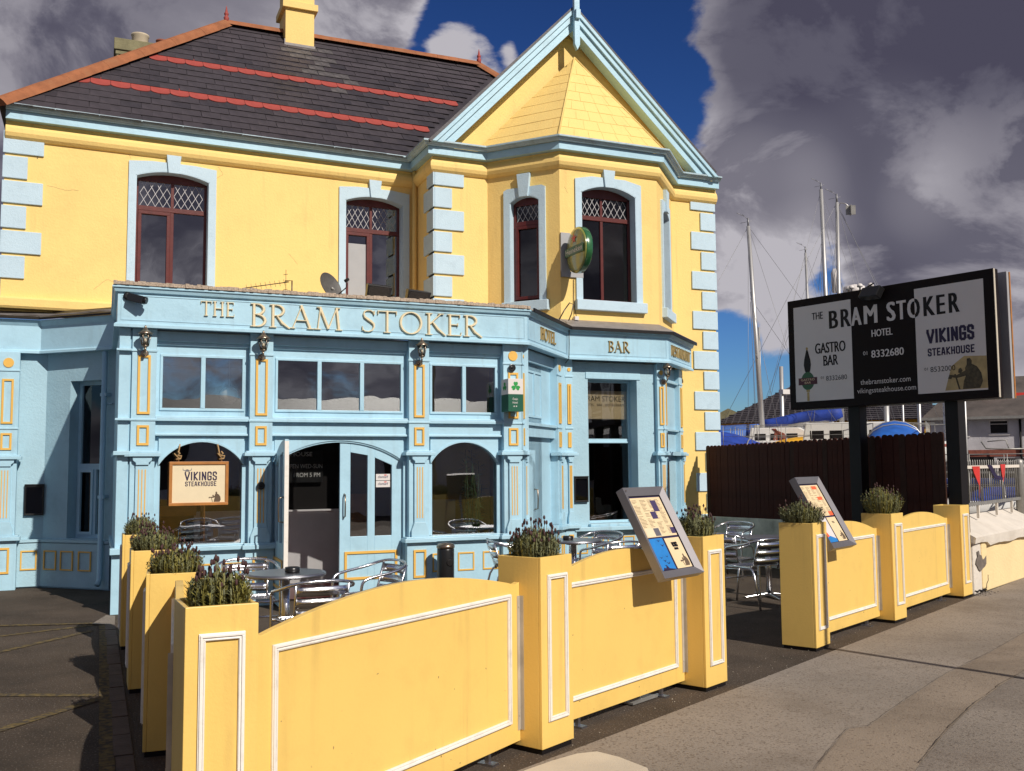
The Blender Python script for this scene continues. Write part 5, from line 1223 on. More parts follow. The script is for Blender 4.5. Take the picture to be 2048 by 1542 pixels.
b=B(); b.box(6.72,6.79,13.22,13.298,3.80,3.86); o=obj('junction_box',b,'bbwhite',bevel=.005); tag(o,'small white junction box under the central bay window','junction box')
# satellite dish, aerial, floodlights on the flat roof
t=thing('satellite_dish','grey mesh satellite dish on the flat roof left of the second window','satellite dish',(2.95,13.0,3.66))
DM=Matrix.Translation((2.88,12.9,4.02))@Matrix.Rotation(R(38),4,'Z')@Matrix.Rotation(R(-22),4,'X')
b=B(DM); b.lathe([(.001,.05),(.08,.045),(.15,.025),(.20,.0),(.205,-.005),(.20,.006),(.15,.033),(.08,.053),(.001,.058)],0,0,0,28,'y'); obj('dish',b,'dish',t)
b=B(); b.tube([(2.90,12.95,4.0),(2.98,13.05,3.98),(2.98,13.05,3.66)],.02,8); obj('mast',b,'galv',t)
b=B(DM); b.tube([(0,.03,-.18),(0,-.22,-.14),(0,-.28,-.06)],.008,6); b.lathe([(.02,-.30),(.025,-.24)],0,0,-.05,10,'y'); obj('feed_arm',b,'black_plastic',t)
t=thing('tv_aerial','small black television aerial lying along the flat roof edge','aerial',(2.1,12.8,3.66))
b=B(); b.tube([(1.72,12.8,3.90),(2.30,12.8,4.02)],.006,5)
for k in range(9): x=1.76+k*.06; z=3.908+k*.0125; b.tube([(x,12.8-.06,z-.05),(x,12.86,z+.05)],.003,4)
for dz in (-.10,.0,.10): b.tube([(2.22,12.74,4.0+dz),(2.30,12.9,4.04+dz)],.004,4)
b.tube([(2.26,12.8,3.86),(2.26,12.8,4.18)],.004,4); b.tube([(2.34,12.8,3.66),(2.34,12.8,4.04),(2.25,12.8,4.03)],.009,5); obj('elements',b,'black_plastic',t)
def flood(x,y,z,label,a):
    t=thing('floodlight',label,'floodlight',(x,y,3.66),0,'black floodlights on the flat roof'); F=Matrix.Translation((x,y,z))@Matrix.Rotation(R(a),4,'Z')@Matrix.Rotation(R(18),4,'X')
    b=B(F); b.prism([(-.16,-.10),(.16,-.10),(.19,.08),(-.15,.10)],-.06,.05); obj('housing',b,'black_plastic',t,.01)
    b=B(F); b.box(-.14,.14,-.066,-.061,-.08,.07); obj('lens',b,'glass_dim',t)
    b=B(); b.box(x-.03,x+.03,y,y+.05,3.655,z); obj('stand',b,'black_plastic',t)
flood(3.47,12.7,3.95,'black floodlight directly below the second upstairs window',0); flood(4.04,12.75,3.92,'black floodlight to the right of the second upstairs window',4)
# ------------------------------------------------------------------ billboard
BB=FR(8.90,10.94,-75.6); bo=BB@Vector((1.45,0,0))
t=thing('billboard','large double sided black and white hotel billboard on two black posts','billboard',(bo.x,bo.y,0))
b=B(BB); b.box(0,2.89,0,.12,2.33,3.85); obj('front_panel',b,'bbblack',t,.006)
b=B(BB); b.box(2.8905,2.897,.0,.035,2.335,3.845); obj('edge_trim',b,'paving_l',t)
b=B(BB); b.box(0,2.89,.33,.40,2.33,3.85); obj('rear_panel',b,'greyplastic',t,.004)
b=B(BB); b.box(2.8905,2.90,.375,.40,2.335,3.845); obj('edge_trim',b,'oak',t)
for u in (.90,2.24):
    b=B(BB); b.box(u-.085,u+.085,.135,.30,0,3.80); obj('post',b,'dark',t,.004)
for u0,u1,l in ((.10,1.0,'white left print panel'),(1.90,2.77,'white right print panel')):
    b=B(BB); b.box(u0,u1,-.002,-.0003,2.43,3.745); obj('print_panel',b,'bbwhite',t,label=l)
y=-.0035
def pr_(m_,*a,**k): b=B(BB); text(b,*a,**k); obj('lettering',b,m_,t)
def pb_(m_,*a): b=B(BB); blk_text(b,*a); obj('lettering',b,m_,t)
pr_('dark','THE',.485,3.54,.098,y,width=.17,bold=.05)
z,h=3.388,.245
def big(ch,u0,u1,where):
    if where=='k': pr_('dark',ch,(u0+u1)/2,z,h,y,width=u1-u0-.02,bold=.08)
    elif where=='w': pr_('bbwhite',ch,(u0+u1)/2,z,h,y,width=u1-u0-.02,bold=.08)
    else:
        pr_('bbwhite',ch,(u0+u1)/2,z,h,y,width=u1-u0-.02,bold=.08,clip=(where,1)); pr_('dark',ch,(u0+u1)/2,z,h,y,width=u1-u0-.02,bold=.08,clip=(where,-1))
big('B',.665,.805,'k'); big('R',.845,.995,'k'); big('A',1.0,1.155,'w'); big('M',1.19,1.385,'w')
big('S',1.515,1.64,'w'); big('T',1.655,1.785,'w'); big('O',1.80,1.97,1.90); big('K',2.015,2.165,'k'); big('E',2.185,2.295,'k'); big('R',2.34,2.475,'k')
pr_('bbwhite','HOTEL',1.44,3.21,.092,y,width=.29,bold=.06); pr_('bbwhite','01',1.19,2.983,.05,y,width=.06); pr_('bbwhite','8332680',1.505,2.94,.096,y,width=.45,bold=.06)
pr_('dark','GASTRO',.668,3.07,.142,y,width=.465,bold=.06); pr_('dark','BAR',.67,2.896,.142,y,width=.22,bold=.06)
pr_('dark','01',.53,2.72,.036,y,width=.045); pr_('dark','8332680',.75,2.692,.064,y,width=.32)
pr_('bbwhite','thebramstoker.com',1.457,2.600,.068,y,width=.70); pr_('bbwhite','vikingssteakhouse.com',1.465,2.490,.066,y,width=.82)
pb_('navy','VIKINGS',2.34,3.055,.150,.86,.034,y,.20); pb_('navy','STEAKHOUSE',2.34,2.892,.080,1.0,.0175,y,.20)
pr_('dark','01',2.017,2.714,.036,y,width=.045); pr_('dark','8532000',2.23,2.689,.064,y,width=.315)
# painted patch with seated figure
b=B(BB); b.add([(2.25,-.0025,2.45),(2.77,-.0025,2.45),(2.77,-.0025,2.83),(2.50,-.0025,2.85),(2.34,-.0025,2.74)],[(0,1,2,3,4)]); obj('sepia_patch',b,mat('sepia_print',(.44,.33,.15,1),.6,var=.3,vs=6),t)
b=B(BB); warrior(b,2.55,2.635,.36,-.004); obj('engraving',b,mat('dark_sepia_print',(.06,.045,.02,1),.6,var=.6,vs=25),t)
# beer tap artwork
b=B(BB); cx=.30; b.add([(cx+r_*q,-.0035,zz) for q,seq in ((1,((.012,3.135),(.05,3.0),(.058,2.93),(.045,2.86),(.022,2.80))),(-1,((.022,2.80),(.045,2.86),(.058,2.93),(.05,3.0),(.012,3.135)))) for r_,zz in seq],[tuple(range(10))])
obj('tap_handle_print',b,'dark',t)
b=B(BB); b.add([(cx+.018*math.cos(k*.7),-.0035,3.155+.022*math.sin(k*.7)) for k in range(9)],[tuple(range(9))]); b.box(cx-.028,cx+.028,-.0036,-.003,2.56,2.59); b.box(cx-.018,cx+.018,-.0036,-.003,2.435,2.555); obj('tap_brass_print',b,'letter2',t)
b=B(BB); b.add([(cx+.105*math.cos(R(k*15)),-.0036,2.71+.125*math.sin(R(k*15))) for k in range(24)],[tuple(range(24))]); obj('tap_badge_print',b,mat('badge_green',(.02,.10,.04,1),.5),t)
b=B(BB); b.box(cx-.15,cx+.15,-.0046,-.004,2.66,2.755); obj('tap_ribbon_print',b,mat('ribbon_maroon',(.07,.006,.02,1),.5),t)
b=B(BB); text(b,'GASTRO',cx,2.713,.030,-.0048,width=.22); text(b,'BAR',cx,2.672,.030,-.0048,width=.10); obj('badge_lettering',b,'paper',t)
# lamps on the top edge
for u,yy in ((.88,.22),(1.02,.20),(1.13,.28),(.80,.28)):
    b=B(BB); b.lathe([(.012,0),(.012,.07),(.035,.075),(.04,.09),(.03,.115),(.01,.125)],u,yy,3.85,10); obj('lamp',b,'bbwhite',t)
b=B(BB); b.tube([(.80,.20,3.88),(1.2,.20,3.88)],.006,5); b.tube([(1.10,.10,3.86),(1.42,-.12,3.88)],.010,6); obj('lamp_bracket',b,'dark',t)
for u in (1.75,1.95,2.08,2.55):
    b=B(BB); b.lathe([(.012,0),(.022,.015),(.010,.035)],u,.38,3.85,8); obj('small_lamp',b,'bbwhite',t)
b=B(BB); b.M=BB@Matrix.Translation((1.36,-.10,3.76))@Matrix.Rotation(R(-20),4,'X'); b.prism([(-.14,-.06),(.12,-.07),(.16,.07),(-.10,.07)],-.06,.06); obj('floodlight_housing',b,'black_plastic',t,.01)
# ------------------------------------------------------------------ fence on low wall
t=thing('board_fence','tall dark brown fence of round topped boards beside the terrace','fence',(9.58,11.4,0))
FF=FR(9.62,14.05,-90.8); rnd=random.Random(2)
n=49; wv=5.16/n
pm=[]
for k,m_ in enumerate(('plank','plank2')):
    for hh in (1.15,):
        b=B(); hw=wv/2-.003; b.prism([(-hw,0),(hw,0)]+[(hw*math.cos(math.pi*i/8),1.15+hw*.85*math.sin(math.pi*i/8)) for i in range(9)],-.010,.010); pm.append(b.mesh('plank',m_))
for i in range(n):
    u=(i+.5)*wv; z=.70+ .07*i/n
    m4=FF@Matrix.Translation((u,.0+rnd.uniform(-.003,.003),z+rnd.uniform(-.006,.006)))@Matrix.Rotation(rnd.uniform(-.006,.006),4,'Y')
    inst('plank',pm[1 if 17<=i<=22 and False or rnd.random()<.12 else 0],t,m4)
for z in (.95,1.6): b=B(FF); b.box(0,5.10,.012,.05,z,z+.08); obj('rail',b,'plank',t)
b=B(FF); 
wtop=[(0,.70),(5.4,.80)]
b.prism([(0,0),(4.75,0),(4.75,.79),(0,.705)],-.06,.12); o=obj('low_wall',b,'wallgreen',bevel=.012); tag(o,'low stained masonry wall at the foot of the brown fence','wall')
# fence return closing against hotel corner
b=B(FF); 
# cream street wall with sloping coping
SW=FR(9.68,8.66,RA-1); b=B(SW)
b.box(.552,16,.02,.45,0,.62)
t=thing('street_wall','cream rendered wall with thick white coping and a cracked patched end','wall',(9.68,8.66,0)); o=obj('wall_face',b,'wallcream',t,.01); b=B(SW); b.box(.02,.34,.004,.45,.0,.62); obj('pier',b,'wallwhite',t,.03,label='whitewashed flaking end of the wall'); b=B(SW); b.box(.342,.55,-.004,.45,.04,.62); obj('pier_corner',b,'wallcream',t,.02)
b=B(SW); n=130; vs=[];fs=[]; rnd=random.Random(4)
for i in range(n+1):
    u=-.02+16.0*i/n; 
    z0=.615+rnd.uniform(-.005,.005)-(.05 if i>4 else 0)+.006*math.sin(i*.9); vs+=[(u,.5,.60),(u,.5,.89),(u,.38,.90),(u,-.02,.70),(u,-.045,.685),(u,-.035,z0)]
    if i:
        a=6*i-6; fs+=[(a+j,a+6+j,a+6+(j+1)%6,a+(j+1)%6) for j in range(6)]
fs+=[tuple(range(6)),tuple(range(6*n+5,6*n-1,-1))]; b.add(vs,fs); obj('coping',b,'wallwhite',t)
b=B(SW); b.add([(x,-.007,zz) for x,zz in ((.06,.37),(.10,.42),(.15,.45),(.13,.51),(.21,.52),(.23,.47),(.31,.45),(.35,.40),(.42,.41),(.50,.44),(.49,.34),(.43,.31),(.33,.29),(.24,.265),(.17,.29),(.12,.335))],[tuple(range(16))]); obj('cement_patch',b,'barecement',t)
b=B(SW); b.tube([(.44,-.004,.045),(.47,-.005,.10),(.53,-.005,.13),(.549,.0,.20)],.006,5); b.tube([(.03,.002,.055),(.10,.0,.035),(.18,-.0,.05),(.27,.0,.03),(.38,-.002,.04),(.46,-.003,.03)],[.006,.012,.008,.014,.012,.008],5); obj('crack',b,'dark',t)
b=B(SW); rq=random.Random(6)
for i in range(46):
    x=rq.uniform(-.02,.5); y=-rq.uniform(.0,.14); r_=rq.uniform(.006,.022); b.add([(x+r_*math.cos(a_),y+r_*math.sin(a_),.0) for a_ in (0,1.6,3.1,4.7)]+[(x+r_*.3,y,r_*1.1)],[(0,1,4),(1,2,4),(2,3,4),(3,0,4)])
o=obj('rubble',b,'barecement',t); o['kind']='stuff'
# railing above the wall
t=thing('railing','grey galvanised vertical bar railing behind the street wall','railing',(9.95,9.0,0)); RFm=FR(9.93,9.02,RA)
for u in (0,2.92,5.84):
    b=B(RFm); b.lathe([(.065,.6),(.065,1.56),(.06,1.60),(.03,1.625)],u,0,0,16); obj('post',b,'galv',t)
b=B(RFm); b.box(.06,8,-.02,.02,1.50,1.54); obj('top_rail',b,'wallwhite',t)
b=B(RFm); b.box(.06,8,-.02,.02,1.03,1.07); obj('bottom_rail',b,'galv',t)
bb=B(); bb.lathe([(.008,0),(.008,.57),(.001,.60)],n=6); bme=bb.mesh('bar','galv')
for i in range(62): 
    u=.13+i*.105
    if abs(u-2.92)>.08: inst('bar',bme,t,RFm@Matrix.Translation((u,0,1.02)))
for u in (.7,1.6,2.4): b=B(RFm); b.box(u-.02,u+.02,-.015,.015,.86,1.04); obj('bracket',b,'wallwhite',t)
def pennant(pts,m_,label):
    b=B(RFm); n=len(pts); b.add([(x,-.03-.01*math.sin(k*2),z) for k,(x,z) in enumerate(pts)]+[(x,-.026-.01*math.sin(k*2),z) for k,(x,z) in enumerate(pts)],[tuple(range(n)),tuple(range(2*n-1,n-1,-1))]+[(i,(i+1)%n,(i+1)%n+n,i+n) for i in range(n)]); o=obj('pennant',b,m_); tag(o,label,'flag','cloth pennants tied to the railing')
pennant([(.42,1.53),(.72,1.53),(.78,1.4),(.70,1.12),(.66,1.28),(.5,1.45)],'red','long red triangular pennant hanging from the left of the railing')
pennant([(1.12,1.55),(1.3,1.54),(1.6,1.40),(1.95,1.38),(1.8,1.33),(1.5,1.35),(1.3,1.46)],'navy','navy blue pennant draped between the two red ones')
pennant([(1.78,1.55),(2.0,1.55),(2.02,1.42),(1.9,1.30),(1.8,1.40)],'red','short red pennant at the right part of the railing')
# street lamp just outside the view, whose shadow crosses the pavement
t=thing('street_lamp','tall slim grey street lamp post on the pavement','street lamp',(7.19,2.25,0))
b=B(); b.tube([(7.19,2.25,0),(7.19,2.25,5.6),(7.19,2.1,6.0),(7.19,1.4,6.15)],.036,12); obj('post',b,'galv',t)
b=B(); b.box(7.09,7.29,.9,1.45,6.10,6.20); obj('lamp_head',b,'greyplastic',t,.03)
# ------------------------------------------------------------------ boatyard and houses beyond
def hull(b,Lh,bm,z0,z1,n=14,sheer=.12,stern=.75):
    """lofted hull, bow towards +x, keel line z0, deck z1"""
    vs=[];fs=[];m=9
    for i in range(n+1):
        f=i/n; x=-Lh/2+Lh*f; w=bm/2*(stern+(1-stern)*min(1,f/.45) if f<.45 else math.cos((f-.45)/.55*math.pi/2)**.75); w=max(w,.02)
        zt=z1+sheer*(2*f-1)**2*(1 if f>.5 else .3); zb=z0+(z1-z0)*.75*max(0,(f-.8)/.2)**2+(.15*(1-f) if f<.3 else 0)
        for k in range(m):
            a=math.pi*k/(m-1); yy=-w*math.cos(a); q=abs(math.sin(a))**.6; vs.append((x-(.25*(1-q)*0),yy*(1 if k in(0,m-1) else (1-.12*q)),zt-(zt-zb)*q))
        if i:
            for k in range(m-1): fs.append(((i-1)*m+k,i*m+k,i*m+k+1,(i-1)*m+k+1))
    fs.append(tuple(range(m)))
    for i in range(1,n+1): fs.append(((i-1)*m,(i-1)*m+m-1,i*m+m-1,i*m))
    b.add(vs,fs,True)
def boat(label,x,y,ang,Lh,bm,deck,hm,keel=.5,cabin=None,mast=None,boom=None,cover=None,rail=True,canopy=None,stripe=None,group=None):
    t=thing('sailing_boat' if mast else 'motor_boat',label,'boat',(x,y,0),0,group); F=FR(x,y,ang)
    b=B(F); hull(b,Lh,bm,keel,deck); obj('hull',b,hm,t)
    if stripe: b=B(F@Matrix.Translation((0,0,0))); hull(b,Lh*1.004,bm*1.02,deck-.20,deck-.06); obj('stripe',b,stripe,t)
    if cabin:
        for (a,c,w,h,mm) in cabin:
            b=B(F); b.prism([(a,deck-.05),(c,deck-.05),(c-.18,deck+h*.75),(c-.45,deck+h),(a+.1,deck+h)],-w/2,w/2); cb_=obj('cabin',b,mm,t,.03)
            k=max(2,int((c-a)/.45))
            for j in range(k):
                u=a+.2+(c-a-.55)*j/k; b=B(F)
                for s_ in (-1,1): b.box(u,u+(c-a-.55)/k*.7,s_*w/2-.006,s_*w/2+.006,deck+h*.35,deck+h*.68)
                obj('cabin_window',b,'dark',cb_)
    if rail:
        b=B(F); n=7; pts=[]
        for i in range(n+1):
            f=i/n; u=-Lh/2+Lh*f*.98; w=bm/2*(.8+.2*min(1,f/.45) if f<.45 else math.cos((f-.45)/.55*math.pi/2)**.75)*.95; pts.append((u,w))
        for s_ in (-1,1):
            b.tube([(u,s_*w,deck+.52) for u,w in pts],.008,4); b.tube([(u,s_*w,deck+.28) for u,w in pts],.005,4)
            for u,w in pts: b.tube([(u,s_*w,deck),(u,s_*w,deck+.52)],.010,4)
        obj('guard_rail',b,'galv',t)
    if mast:
        mx,mh,mr,lean=mast; b=B(F); top=F.inverted()@Vector(lean) if lean else Vector((mx,0,mh)); base=Vector((mx,0,deck)); b.tube([base,top],[mr*.8,mr*.6],10); mo=obj('mast',b,'mast',t)
        b=B(F); d=(top-base)
        for f in (.42,):
            c=base+d*f; b.tube([c+Vector((0,-.55,.04)),c,c+Vector((0,.55,.04))],.016,5)
        b.tube([top,top+Vector((0,0,.22))],.025,5); b.tube([top+Vector((-.2,0,.10)),top+Vector((.1,0,.14))],.006,4); b.tube([top+Vector((-.1,.1,.3)),top+Vector((-.28,-.1,.36))],.008,4); b.tube([top+Vector((-.02,0,.2)),top+Vector((-.15,0,.34))],.006,4); obj('spreader',b,'rig',mo)
        b=B(F); r=.006
        for e in (Vector((Lh/2-.1,0,deck+.1)),Vector((-Lh/2+.1,0,deck)),Vector((mx,bm/2,deck)),Vector((mx,-bm/2,deck)),Vector((mx-.3,bm/2,deck)),Vector((mx-.3,-bm/2,deck)),Vector((mx+1.4,0,deck))): b.tube([top,e],r,4)
        obj('rigging',b,'rig',t)
        if boom:
            bl,bz,dz=boom; b=B(F); b.tube([(mx,0,bz),(mx+bl,0,bz+dz)],.06,8); obj('boom',b,'mast',t)
            if cover:
                b=B(F); n=10; rd=random.Random(int(x*7)); 
                b.tube([(mx+bl*i/n,rd.uniform(-.02,.02),bz+dz*i/n+.13-.02*math.sin(i)) for i in range(n+1)],[.11+.07*(1-i/n)*(1 if i else .8)+rd.uniform(-.015,.015) for i in range(n+1)],9); obj('sail_cover',b,cover,t)
    if canopy:
        a,c,w,h,mm=canopy; b=B(F); n=10; vs=[];fs=[]; k=8
        for i in range(n+1):
            u=a+(c-a)*i/n; hh=h*math.sin(math.pi*(.12+.80*i/n))**.7
            for j in range(k+1): q=math.pi*j/k; vs.append((u,-w/2*math.cos(q),deck+hh*math.sin(q)**.8))
            if i:
                for j in range(k): fs.append(((i-1)*(k+1)+j,i*(k+1)+j,i*(k+1)+j+1,(i-1)*(k+1)+j+1))
        fs+=[tuple(range(k+1)),tuple(range((n+1)*(k+1)-1,n*(k+1)-1,-1))]; b.add(vs,fs,True); cn=obj('canopy',b,mm,t)
        b=B(F); 
        for i in (2,5,8): 
            u=a+(c-a)*i/n; hh=h*math.sin(math.pi*(.12+.80*i/n))**.7+.01; b.tube([(u,-(w/2+.01)*math.cos(math.pi*j/k),deck+hh*math.sin(math.pi*j/k)**.8) for j in range(k+1)],.015,4)
        obj('canopy_hoop',b,'mast',cn)
    b=B(F)   # boatyard props
    for u in (-Lh*.28,Lh*.2):
        for s_ in (-1,1): b.tube([(u,s_*bm*.55,0),(u,s_*bm*.33,keel+.5)],.05,5)
    b.box(-Lh*.25,Lh*.15,-.12,.12,0,keel+.3); obj('cradle',b,'dark',t)
    return t
G='boats laid up in the boatyard'
boat('sailing yacht with a tall leaning silver mast and a white boom, nearest the hotel',15.6,20.4,-42,7.4,2.3,1.72,'hull',.9,[(-1.2,1.7,1.4,.42,'hull')],(0.1,7.8,.085,(15.68,20.74,7.8)),(-2.6,2.2,-.25),None,group=G)
boat('white yacht with a long royal blue sail cover on its boom',17.05,19.65,-40,6.0,2.4,1.98,'hull',1.1,[(-1.9,-.2,1.5,.50,'hull'),(.1,1.4,1.3,.34,'hull'),(-1.3,-.8,1.52,.46,'brick')],(.4,8.3,.075,(17.4,19.32,8.25)),(-1.95,2.72,-.25),'tarp',group=G,stripe='hullred')
boat('boat wrapped in a crumpled blue tarpaulin, next to the hotel corner',13.75,19.3,-45,5.2,2.2,1.35,'hull',.7,None,None,rail=False,canopy=(-2.4,1.35,2.1,1.05,'tarp'),group=G)
boat('motor boat with a bright blue domed canopy, left of the right billboard post',15.75,16.0,46,4.2,1.45,1.84,'hullyel',1.1,None,None,canopy=(-1.9,.9,1.15,.60,'tarp2'),group=G)
boat('white motor cruiser with an open wheelhouse behind the left billboard post',15.4,17.6,-42,4.6,2.0,1.92,'hull',1.0,[(-.6,1.6,1.5,.55,'hull')],None,group=G)
boat('far yacht with the tallest mast rising behind the billboard',21.13,24.03,-40,5,2.0,1.5,'hull',.8,[(-1.5,1.5,1.6,.5,'hull')],(0,10,.10,(21.07,24.09,10.25)),(-2.6,2.4,0),'tarp',group=G)
boat('low white cabin boat between the sail covered yacht and the blue canopy',17.6,20.9,-40,5.0,2.2,2.0,'hullred',1.0,[(-1.5,1.5,1.5,.6,'hull')],None,group=G)
boat('farther small yacht with a shorter mast left of the billboard top',22.0,25.9,-40,4.4,1.8,1.4,'hull',.8,[(-1.5,1.5,1.4,.4,'hull')],(0,8,.07,(21.95,25.96,8.65)),None,group=G)
t=thing('reflector_flag','dark square radar reflector on a curved wire at the masthead','reflector',(17.6,19.1,8))
b=B(FR(17.64,19.10,-35)); b.box(-.12,.12,-.01,.01,7.90,8.14); b.box(-.01,.01,-.12,.12,7.9,8.14); obj('plate',b,'galv',t)
b=B(); b.tube([(17.42,19.32,8.10),(17.47,19.27,8.24),(17.55,19.18,8.20),(17.64,19.10,8.08)],.014,5); obj('wire',b,'mast',t)
boat('navy blue launch seen low through the railing bars',17.6,15.2,-48,5.0,2.0,1.22,'hullblue',.85,None,None,group=G)
boat('white dinghy on its trailer seen low through the railing bars',14.6,12.9,-48,3.6,1.6,.88,'hull',.3,None,None,rail=True,group=G)
boat('small white boat with a blue cover at the right edge behind the railing',15.9,12.4,-48,3.8,1.6,.86,'hull',.3,None,None,canopy=(-1.4,-.2,1.1,.28,'tarp'),group=G)
def pole(x,y,z0,z1,r,label,m_='mast'):
    b=B(); b.tube([(x,y,z0),(x+.03,y,z1)],r,8); o=obj('pole_mast',b,m_); tag(o,label,'mast','bare masts standing in the boatyard')
pole(18.73,23.43,0,4.45,.06,'short white mast with a small square box, left of the billboard')
pole(16.7,17.2,0,3.2,.06,'thin white mast seen under the billboard beside the blue canopy')
pole(21.2,20.6,0,4.4,.05,'thin grey mast just right of the right billboard post')
pole(20.9,19.4,0,4.4,.065,'reddish white mast in front of the pebbledash house')
pole(21.4,19.6,0,4.4,.045,'second thin white mast in front of the pebbledash house')
b=B(); b.box(18.70,18.95,23.3,23.5,3.62,3.76); tag(obj('mast_box',b,'bbwhite'),'small white box on the short mast left of the billboard','box')
# white radar domes seen above the billboard edge
t=thing('radar_mast','white radar dome and cylinder on a stern pole behind the billboard','radar',(20.6,22.6,0))
b=B(); b.tube([(20.55,22.9,0),(20.55,22.9,6.7)],.05,6); obj('pole',b,'mast',t)
b=B(); b.lathe([(.30,6.6),(.34,6.7),(.30,6.85),(.05,6.92)],20.9,22.6,0,14); obj('dome',b,'bbwhite',t)
b=B(); b.lathe([(.10,6.7),(.12,7.3),(.06,7.42)],20.45,22.9,0,10); obj('cylinder',b,'bbwhite',t)
# yellow boat shed with grey pantiled roof
t=thing('yellow_shed','long bright yellow building with a grey tiled hipped roof behind the boats','building',(31.5,36,0)); YB=FR(27.0,38.2,-48)
b=B(YB); b.box(0,10.5,0,9,0,3.45); obj('wall',b,'bldyel',t)
b=B(YB); b.add([(-.3,-.25,3.42),(10.9,-.25,3.42),(10.9,9.5,3.42),(-.3,9.5,3.42),(3.2,4.5,5.7),(4.8,4.5,5.7)],[(0,1,5,4),(1,2,5),(2,3,4,5),(3,0,4)]); rf=obj('roof',b,'rooftile',t)
# tile courses on the near slope as rows
a_=YB@Vector((-.3,-.25,3.42)); b_=YB@Vector((10.9,-.25,3.42)); c_=YB@Vector((4.8,4.5,5.7)); d_=YB@Vector((3.2,4.5,5.7)); nn=(b_-a_).cross(d_-a_).normalized()
b=B(); rows=24
for r in range(rows):
    f=r/rows; p=a_.lerp(d_,f);q=b_.lerp(c_,f); p2=a_.lerp(d_,f+.7/rows);q2=b_.lerp(c_,f+.7/rows); L_=(q-p).length; k=int(L_/.30)
    for i in range(k):
        g0,g1=(i+(r%2)*.5)/k,min(1,(i+(r%2)*.5+.72)/k)
        if g0>=1: continue
        b.add([p.lerp(q,g0)+nn*.07,p.lerp(q,g1)+nn*.07,p2.lerp(q2,g1)+nn*.012,p2.lerp(q2,g0)+nn*.012,p.lerp(q,g0),p.lerp(q,g1)],[(0,1,2,3),(4,5,1,0)])
o=obj('roof_tiles',b,'rooftile',rf); o['kind']='stuff'

# pebbledashed house
t=thing('pebbledash_house','grey pebbledashed house with a slate roof and white framed windows behind the railing','house',(31,26,0)); PHo=FR(28.96,27.6,-48.7)
b=B(PHo); wall(b,0,9,2.2,3.22,0,.3,[(.80,1.30,2.52,3.04,0),(2.0,2.62,2.58,3.08,0),(4.4,5.0,2.58,3.08,0)]); wall(b,0,9,0,2.1995,0,.3,[(.3,.9,.9,1.75,0),(2.2,3.6,.7,1.7,0)]); b.box(0,.3,.3,6,0,3.2); obj('wall',b,'pebbledash',t)
for u0,u1,z0,z1 in ((.80,1.30,2.52,3.04),(2.0,2.62,2.58,3.08),(4.4,5.0,2.58,3.08),(.3,.9,.9,1.75),(2.2,3.6,.7,1.7)):
    b=B(PHo); b.frame(u0,u1,z0,z1,.03,.05,.1); b.box(u0+.03,u1-.03,.05,.1,z1-.15,z1-.125); b.box(u0-.04,u1+.04,-.04,.05,z0-.05,z0); w_=obj('window',b,'bbwhite',t)
    b=B(PHo); b.box(u0+.03,u1-.03,.11,.12,z0+.03,z1-.03); obj('pane',b,'dark',w_)
b=B(PHo); b.prism([(-.25,3.2),(9.3,3.2),(9.3,5.0),(1.2,4.2)],-.25,-.2) if False else b.add([(-.3,-.3,3.2),(9.3,-.3,3.2),(9.3,3,4.9),(1.2,3,4.9),(-.3,6.3,3.2)],[(0,1,2,3),(0,3,4)]); obj('roof',b,'houseroof',t)
b=B(PHo); b.box(-.3,9.3,-.36,-.28,3.12,3.22); obj('gutter',b,'galv',t)
b=B(PHo); b.box(.02,9,-.02,-.001,1.75,2.0); obj('brick_band',b,'brick',t); b=B(PHo); b.box(.95,2.1,-.03,-.001,.2,1.75); obj('door_panel',b,'dark',t)
b=B(PHo); b.box(.35,.70,1.6,2.2,3.8,4.75); obj('chimney',b,'stone',t)
b=B(PHo); b.tube([(3.0,-.06,3.1),(3.0,-.06,0)],.04,6); obj('drainpipe',b,'dark',t)
b=B(PHo); b.tube([(1.7,-.25,2.3),(1.85,-.3,2.05),(2.4,-.3,2.02),(3.1,-.3,2.02)],.03,5); b.tube([(1.9,-.3,2.3),(2.5,-.3,2.35),(2.6,-.3,2.02)],.02,5); obj('bracket',b,'galv',t)
t=thing('red_roofed_building','building with a bright red fascia board behind the right end of the billboard','building',(34,22,0)); RB=FR(29.15,24.45,-35)
b=B(RB@Matrix.Translation((.05,3.4,0))); b.box(0,9,0,5,0,3.75); obj('wall',b,'pebbledash',t); b=B(RB@Matrix.Translation((0,3.35,0))); b.box(-.0,9,-.3,-.05,3.75,4.15); obj('fascia_board',b,'redboard',t)
# distant gable and dock post
b=B(FR(34.2,49,-40)); b.prism([(-.3,0),(2.0,0),(2.0,4.3),(.8,4.85),(-.3,4.3)],0,4); o=obj('distant_gable',b,'stone'); tag(o,'small distant sandy gable with two pots just right of the hotel corner','house')
t=thing('blue_covered_hull','large hull under a royal blue cover in front of the tiled roof','boat',(21,31,0),0)
b=B(FR(20.2,30.2,-40)); hull(b,6,2.4,1.4,2.9); obj('hull',b,'tarp2',t); b=B(FR(20.2,30.2,-40)); b.box(-2.5,2.4,-.2,.2,0,1.6); obj('cradle',b,'dark',t)
b=B(FR(31.9,30.9,-45)); b.prism([(-.12,2.0),(.12,2.0),(.13,3.2),(.05,3.55),(-.02,3.62),(-.1,3.4)],-.05,.05); o=obj('upright_board',b,'purple'); tag(o,'tall rounded purple board standing by the yellow building','board')
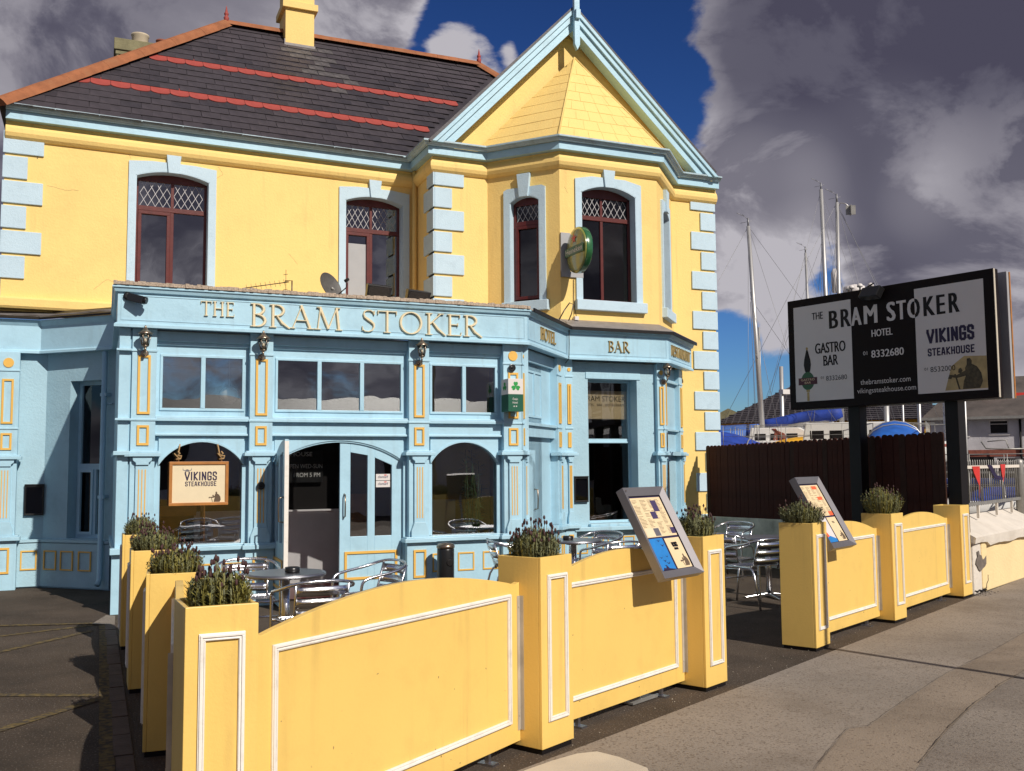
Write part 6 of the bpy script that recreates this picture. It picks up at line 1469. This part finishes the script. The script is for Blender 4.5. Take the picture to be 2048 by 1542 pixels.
# terrace across the road, seen only in the window reflections
t=thing('opposite_house','low pale terrace house across the road behind the viewer','house',(8,-16,0)); OH=FR(-14,-13,14)
b=B(OH); b.box(0,34,-6,0,0,2.7); obj('wall',b,'pebbledash',t)
b=B(OH); b.add([(-.3,.3,2.7),(34.3,.3,2.7),(34.3,-3,4.0),(-.3,-3,4.0),(-.3,-6.3,2.7),(34.3,-6.3,2.7)],[(0,1,2,3),(3,2,5,4)]); obj('roof',b,'slate',t)
for i in range(9): b=B(OH); b.box(1.2+i*3.7,2.4+i*3.7,-.02,.03,1.0 ,2.4); obj('window',b,'dark',t)

# thin masts and stays crowding the yard
thin=[(13.6,19.6,4.9,.030,'thin bare mast closest to the hotel wall'),(17.1,22.3,5.4,.028,'thin bare mast between the leaning mast and the billboard'),(19.3,17.9,3.9,.030,'slim mast in the gap between the billboard posts'),(18.4,18.4,4.1,.026,'slimmer mast beside the blue canopy under the billboard'),(20.0,18.3,4.0,.028,'slim mast close to the right billboard post'),(22.5,20.2,4.2,.035,'thin mast at the far right beyond the railing')]
for x,y,z,r,l in thin: pole(x,y,0,z,r,l)

# more rigging lines between the masts
rg=random.Random(12)
for (x,y,z),n_ in (((15.68,20.74,7.7),5),((17.4,19.32,8.2),6),((21.07,24.09,10.2),5)):
    b=B()
    for k in range(n_):
        b.tube([(x,y,z*rg.uniform(.75,1)),(x+rg.uniform(-2.4,2.4),y+rg.uniform(-2,2),rg.uniform(1.8,2.4))],.005,4)
    o=obj('stay_wires',b,'rig'); tag(o,'loose stay wires fanning from the '+{15.68:'leaning mast nearest the hotel',17.4:'mast with the square reflector',21.07:'tallest far mast'}[x],'rigging')

boat('small dinghy under a bright yellow cover between the two left masts',16.3,19.0,-42,2.6,1.3,1.90,'hullblue',1.3,None,None,rail=False,canopy=(-1.2,1.0,1.2,.34,'bldyel'),group=G)
boat('dinghy under a mid blue cover just left of the left billboard post',17.4,18.1,-42,2.6,1.3,2.05,'hull',1.4,None,None,rail=False,canopy=(-1.2,1.0,1.2,.38,'tarp2'),group=G)
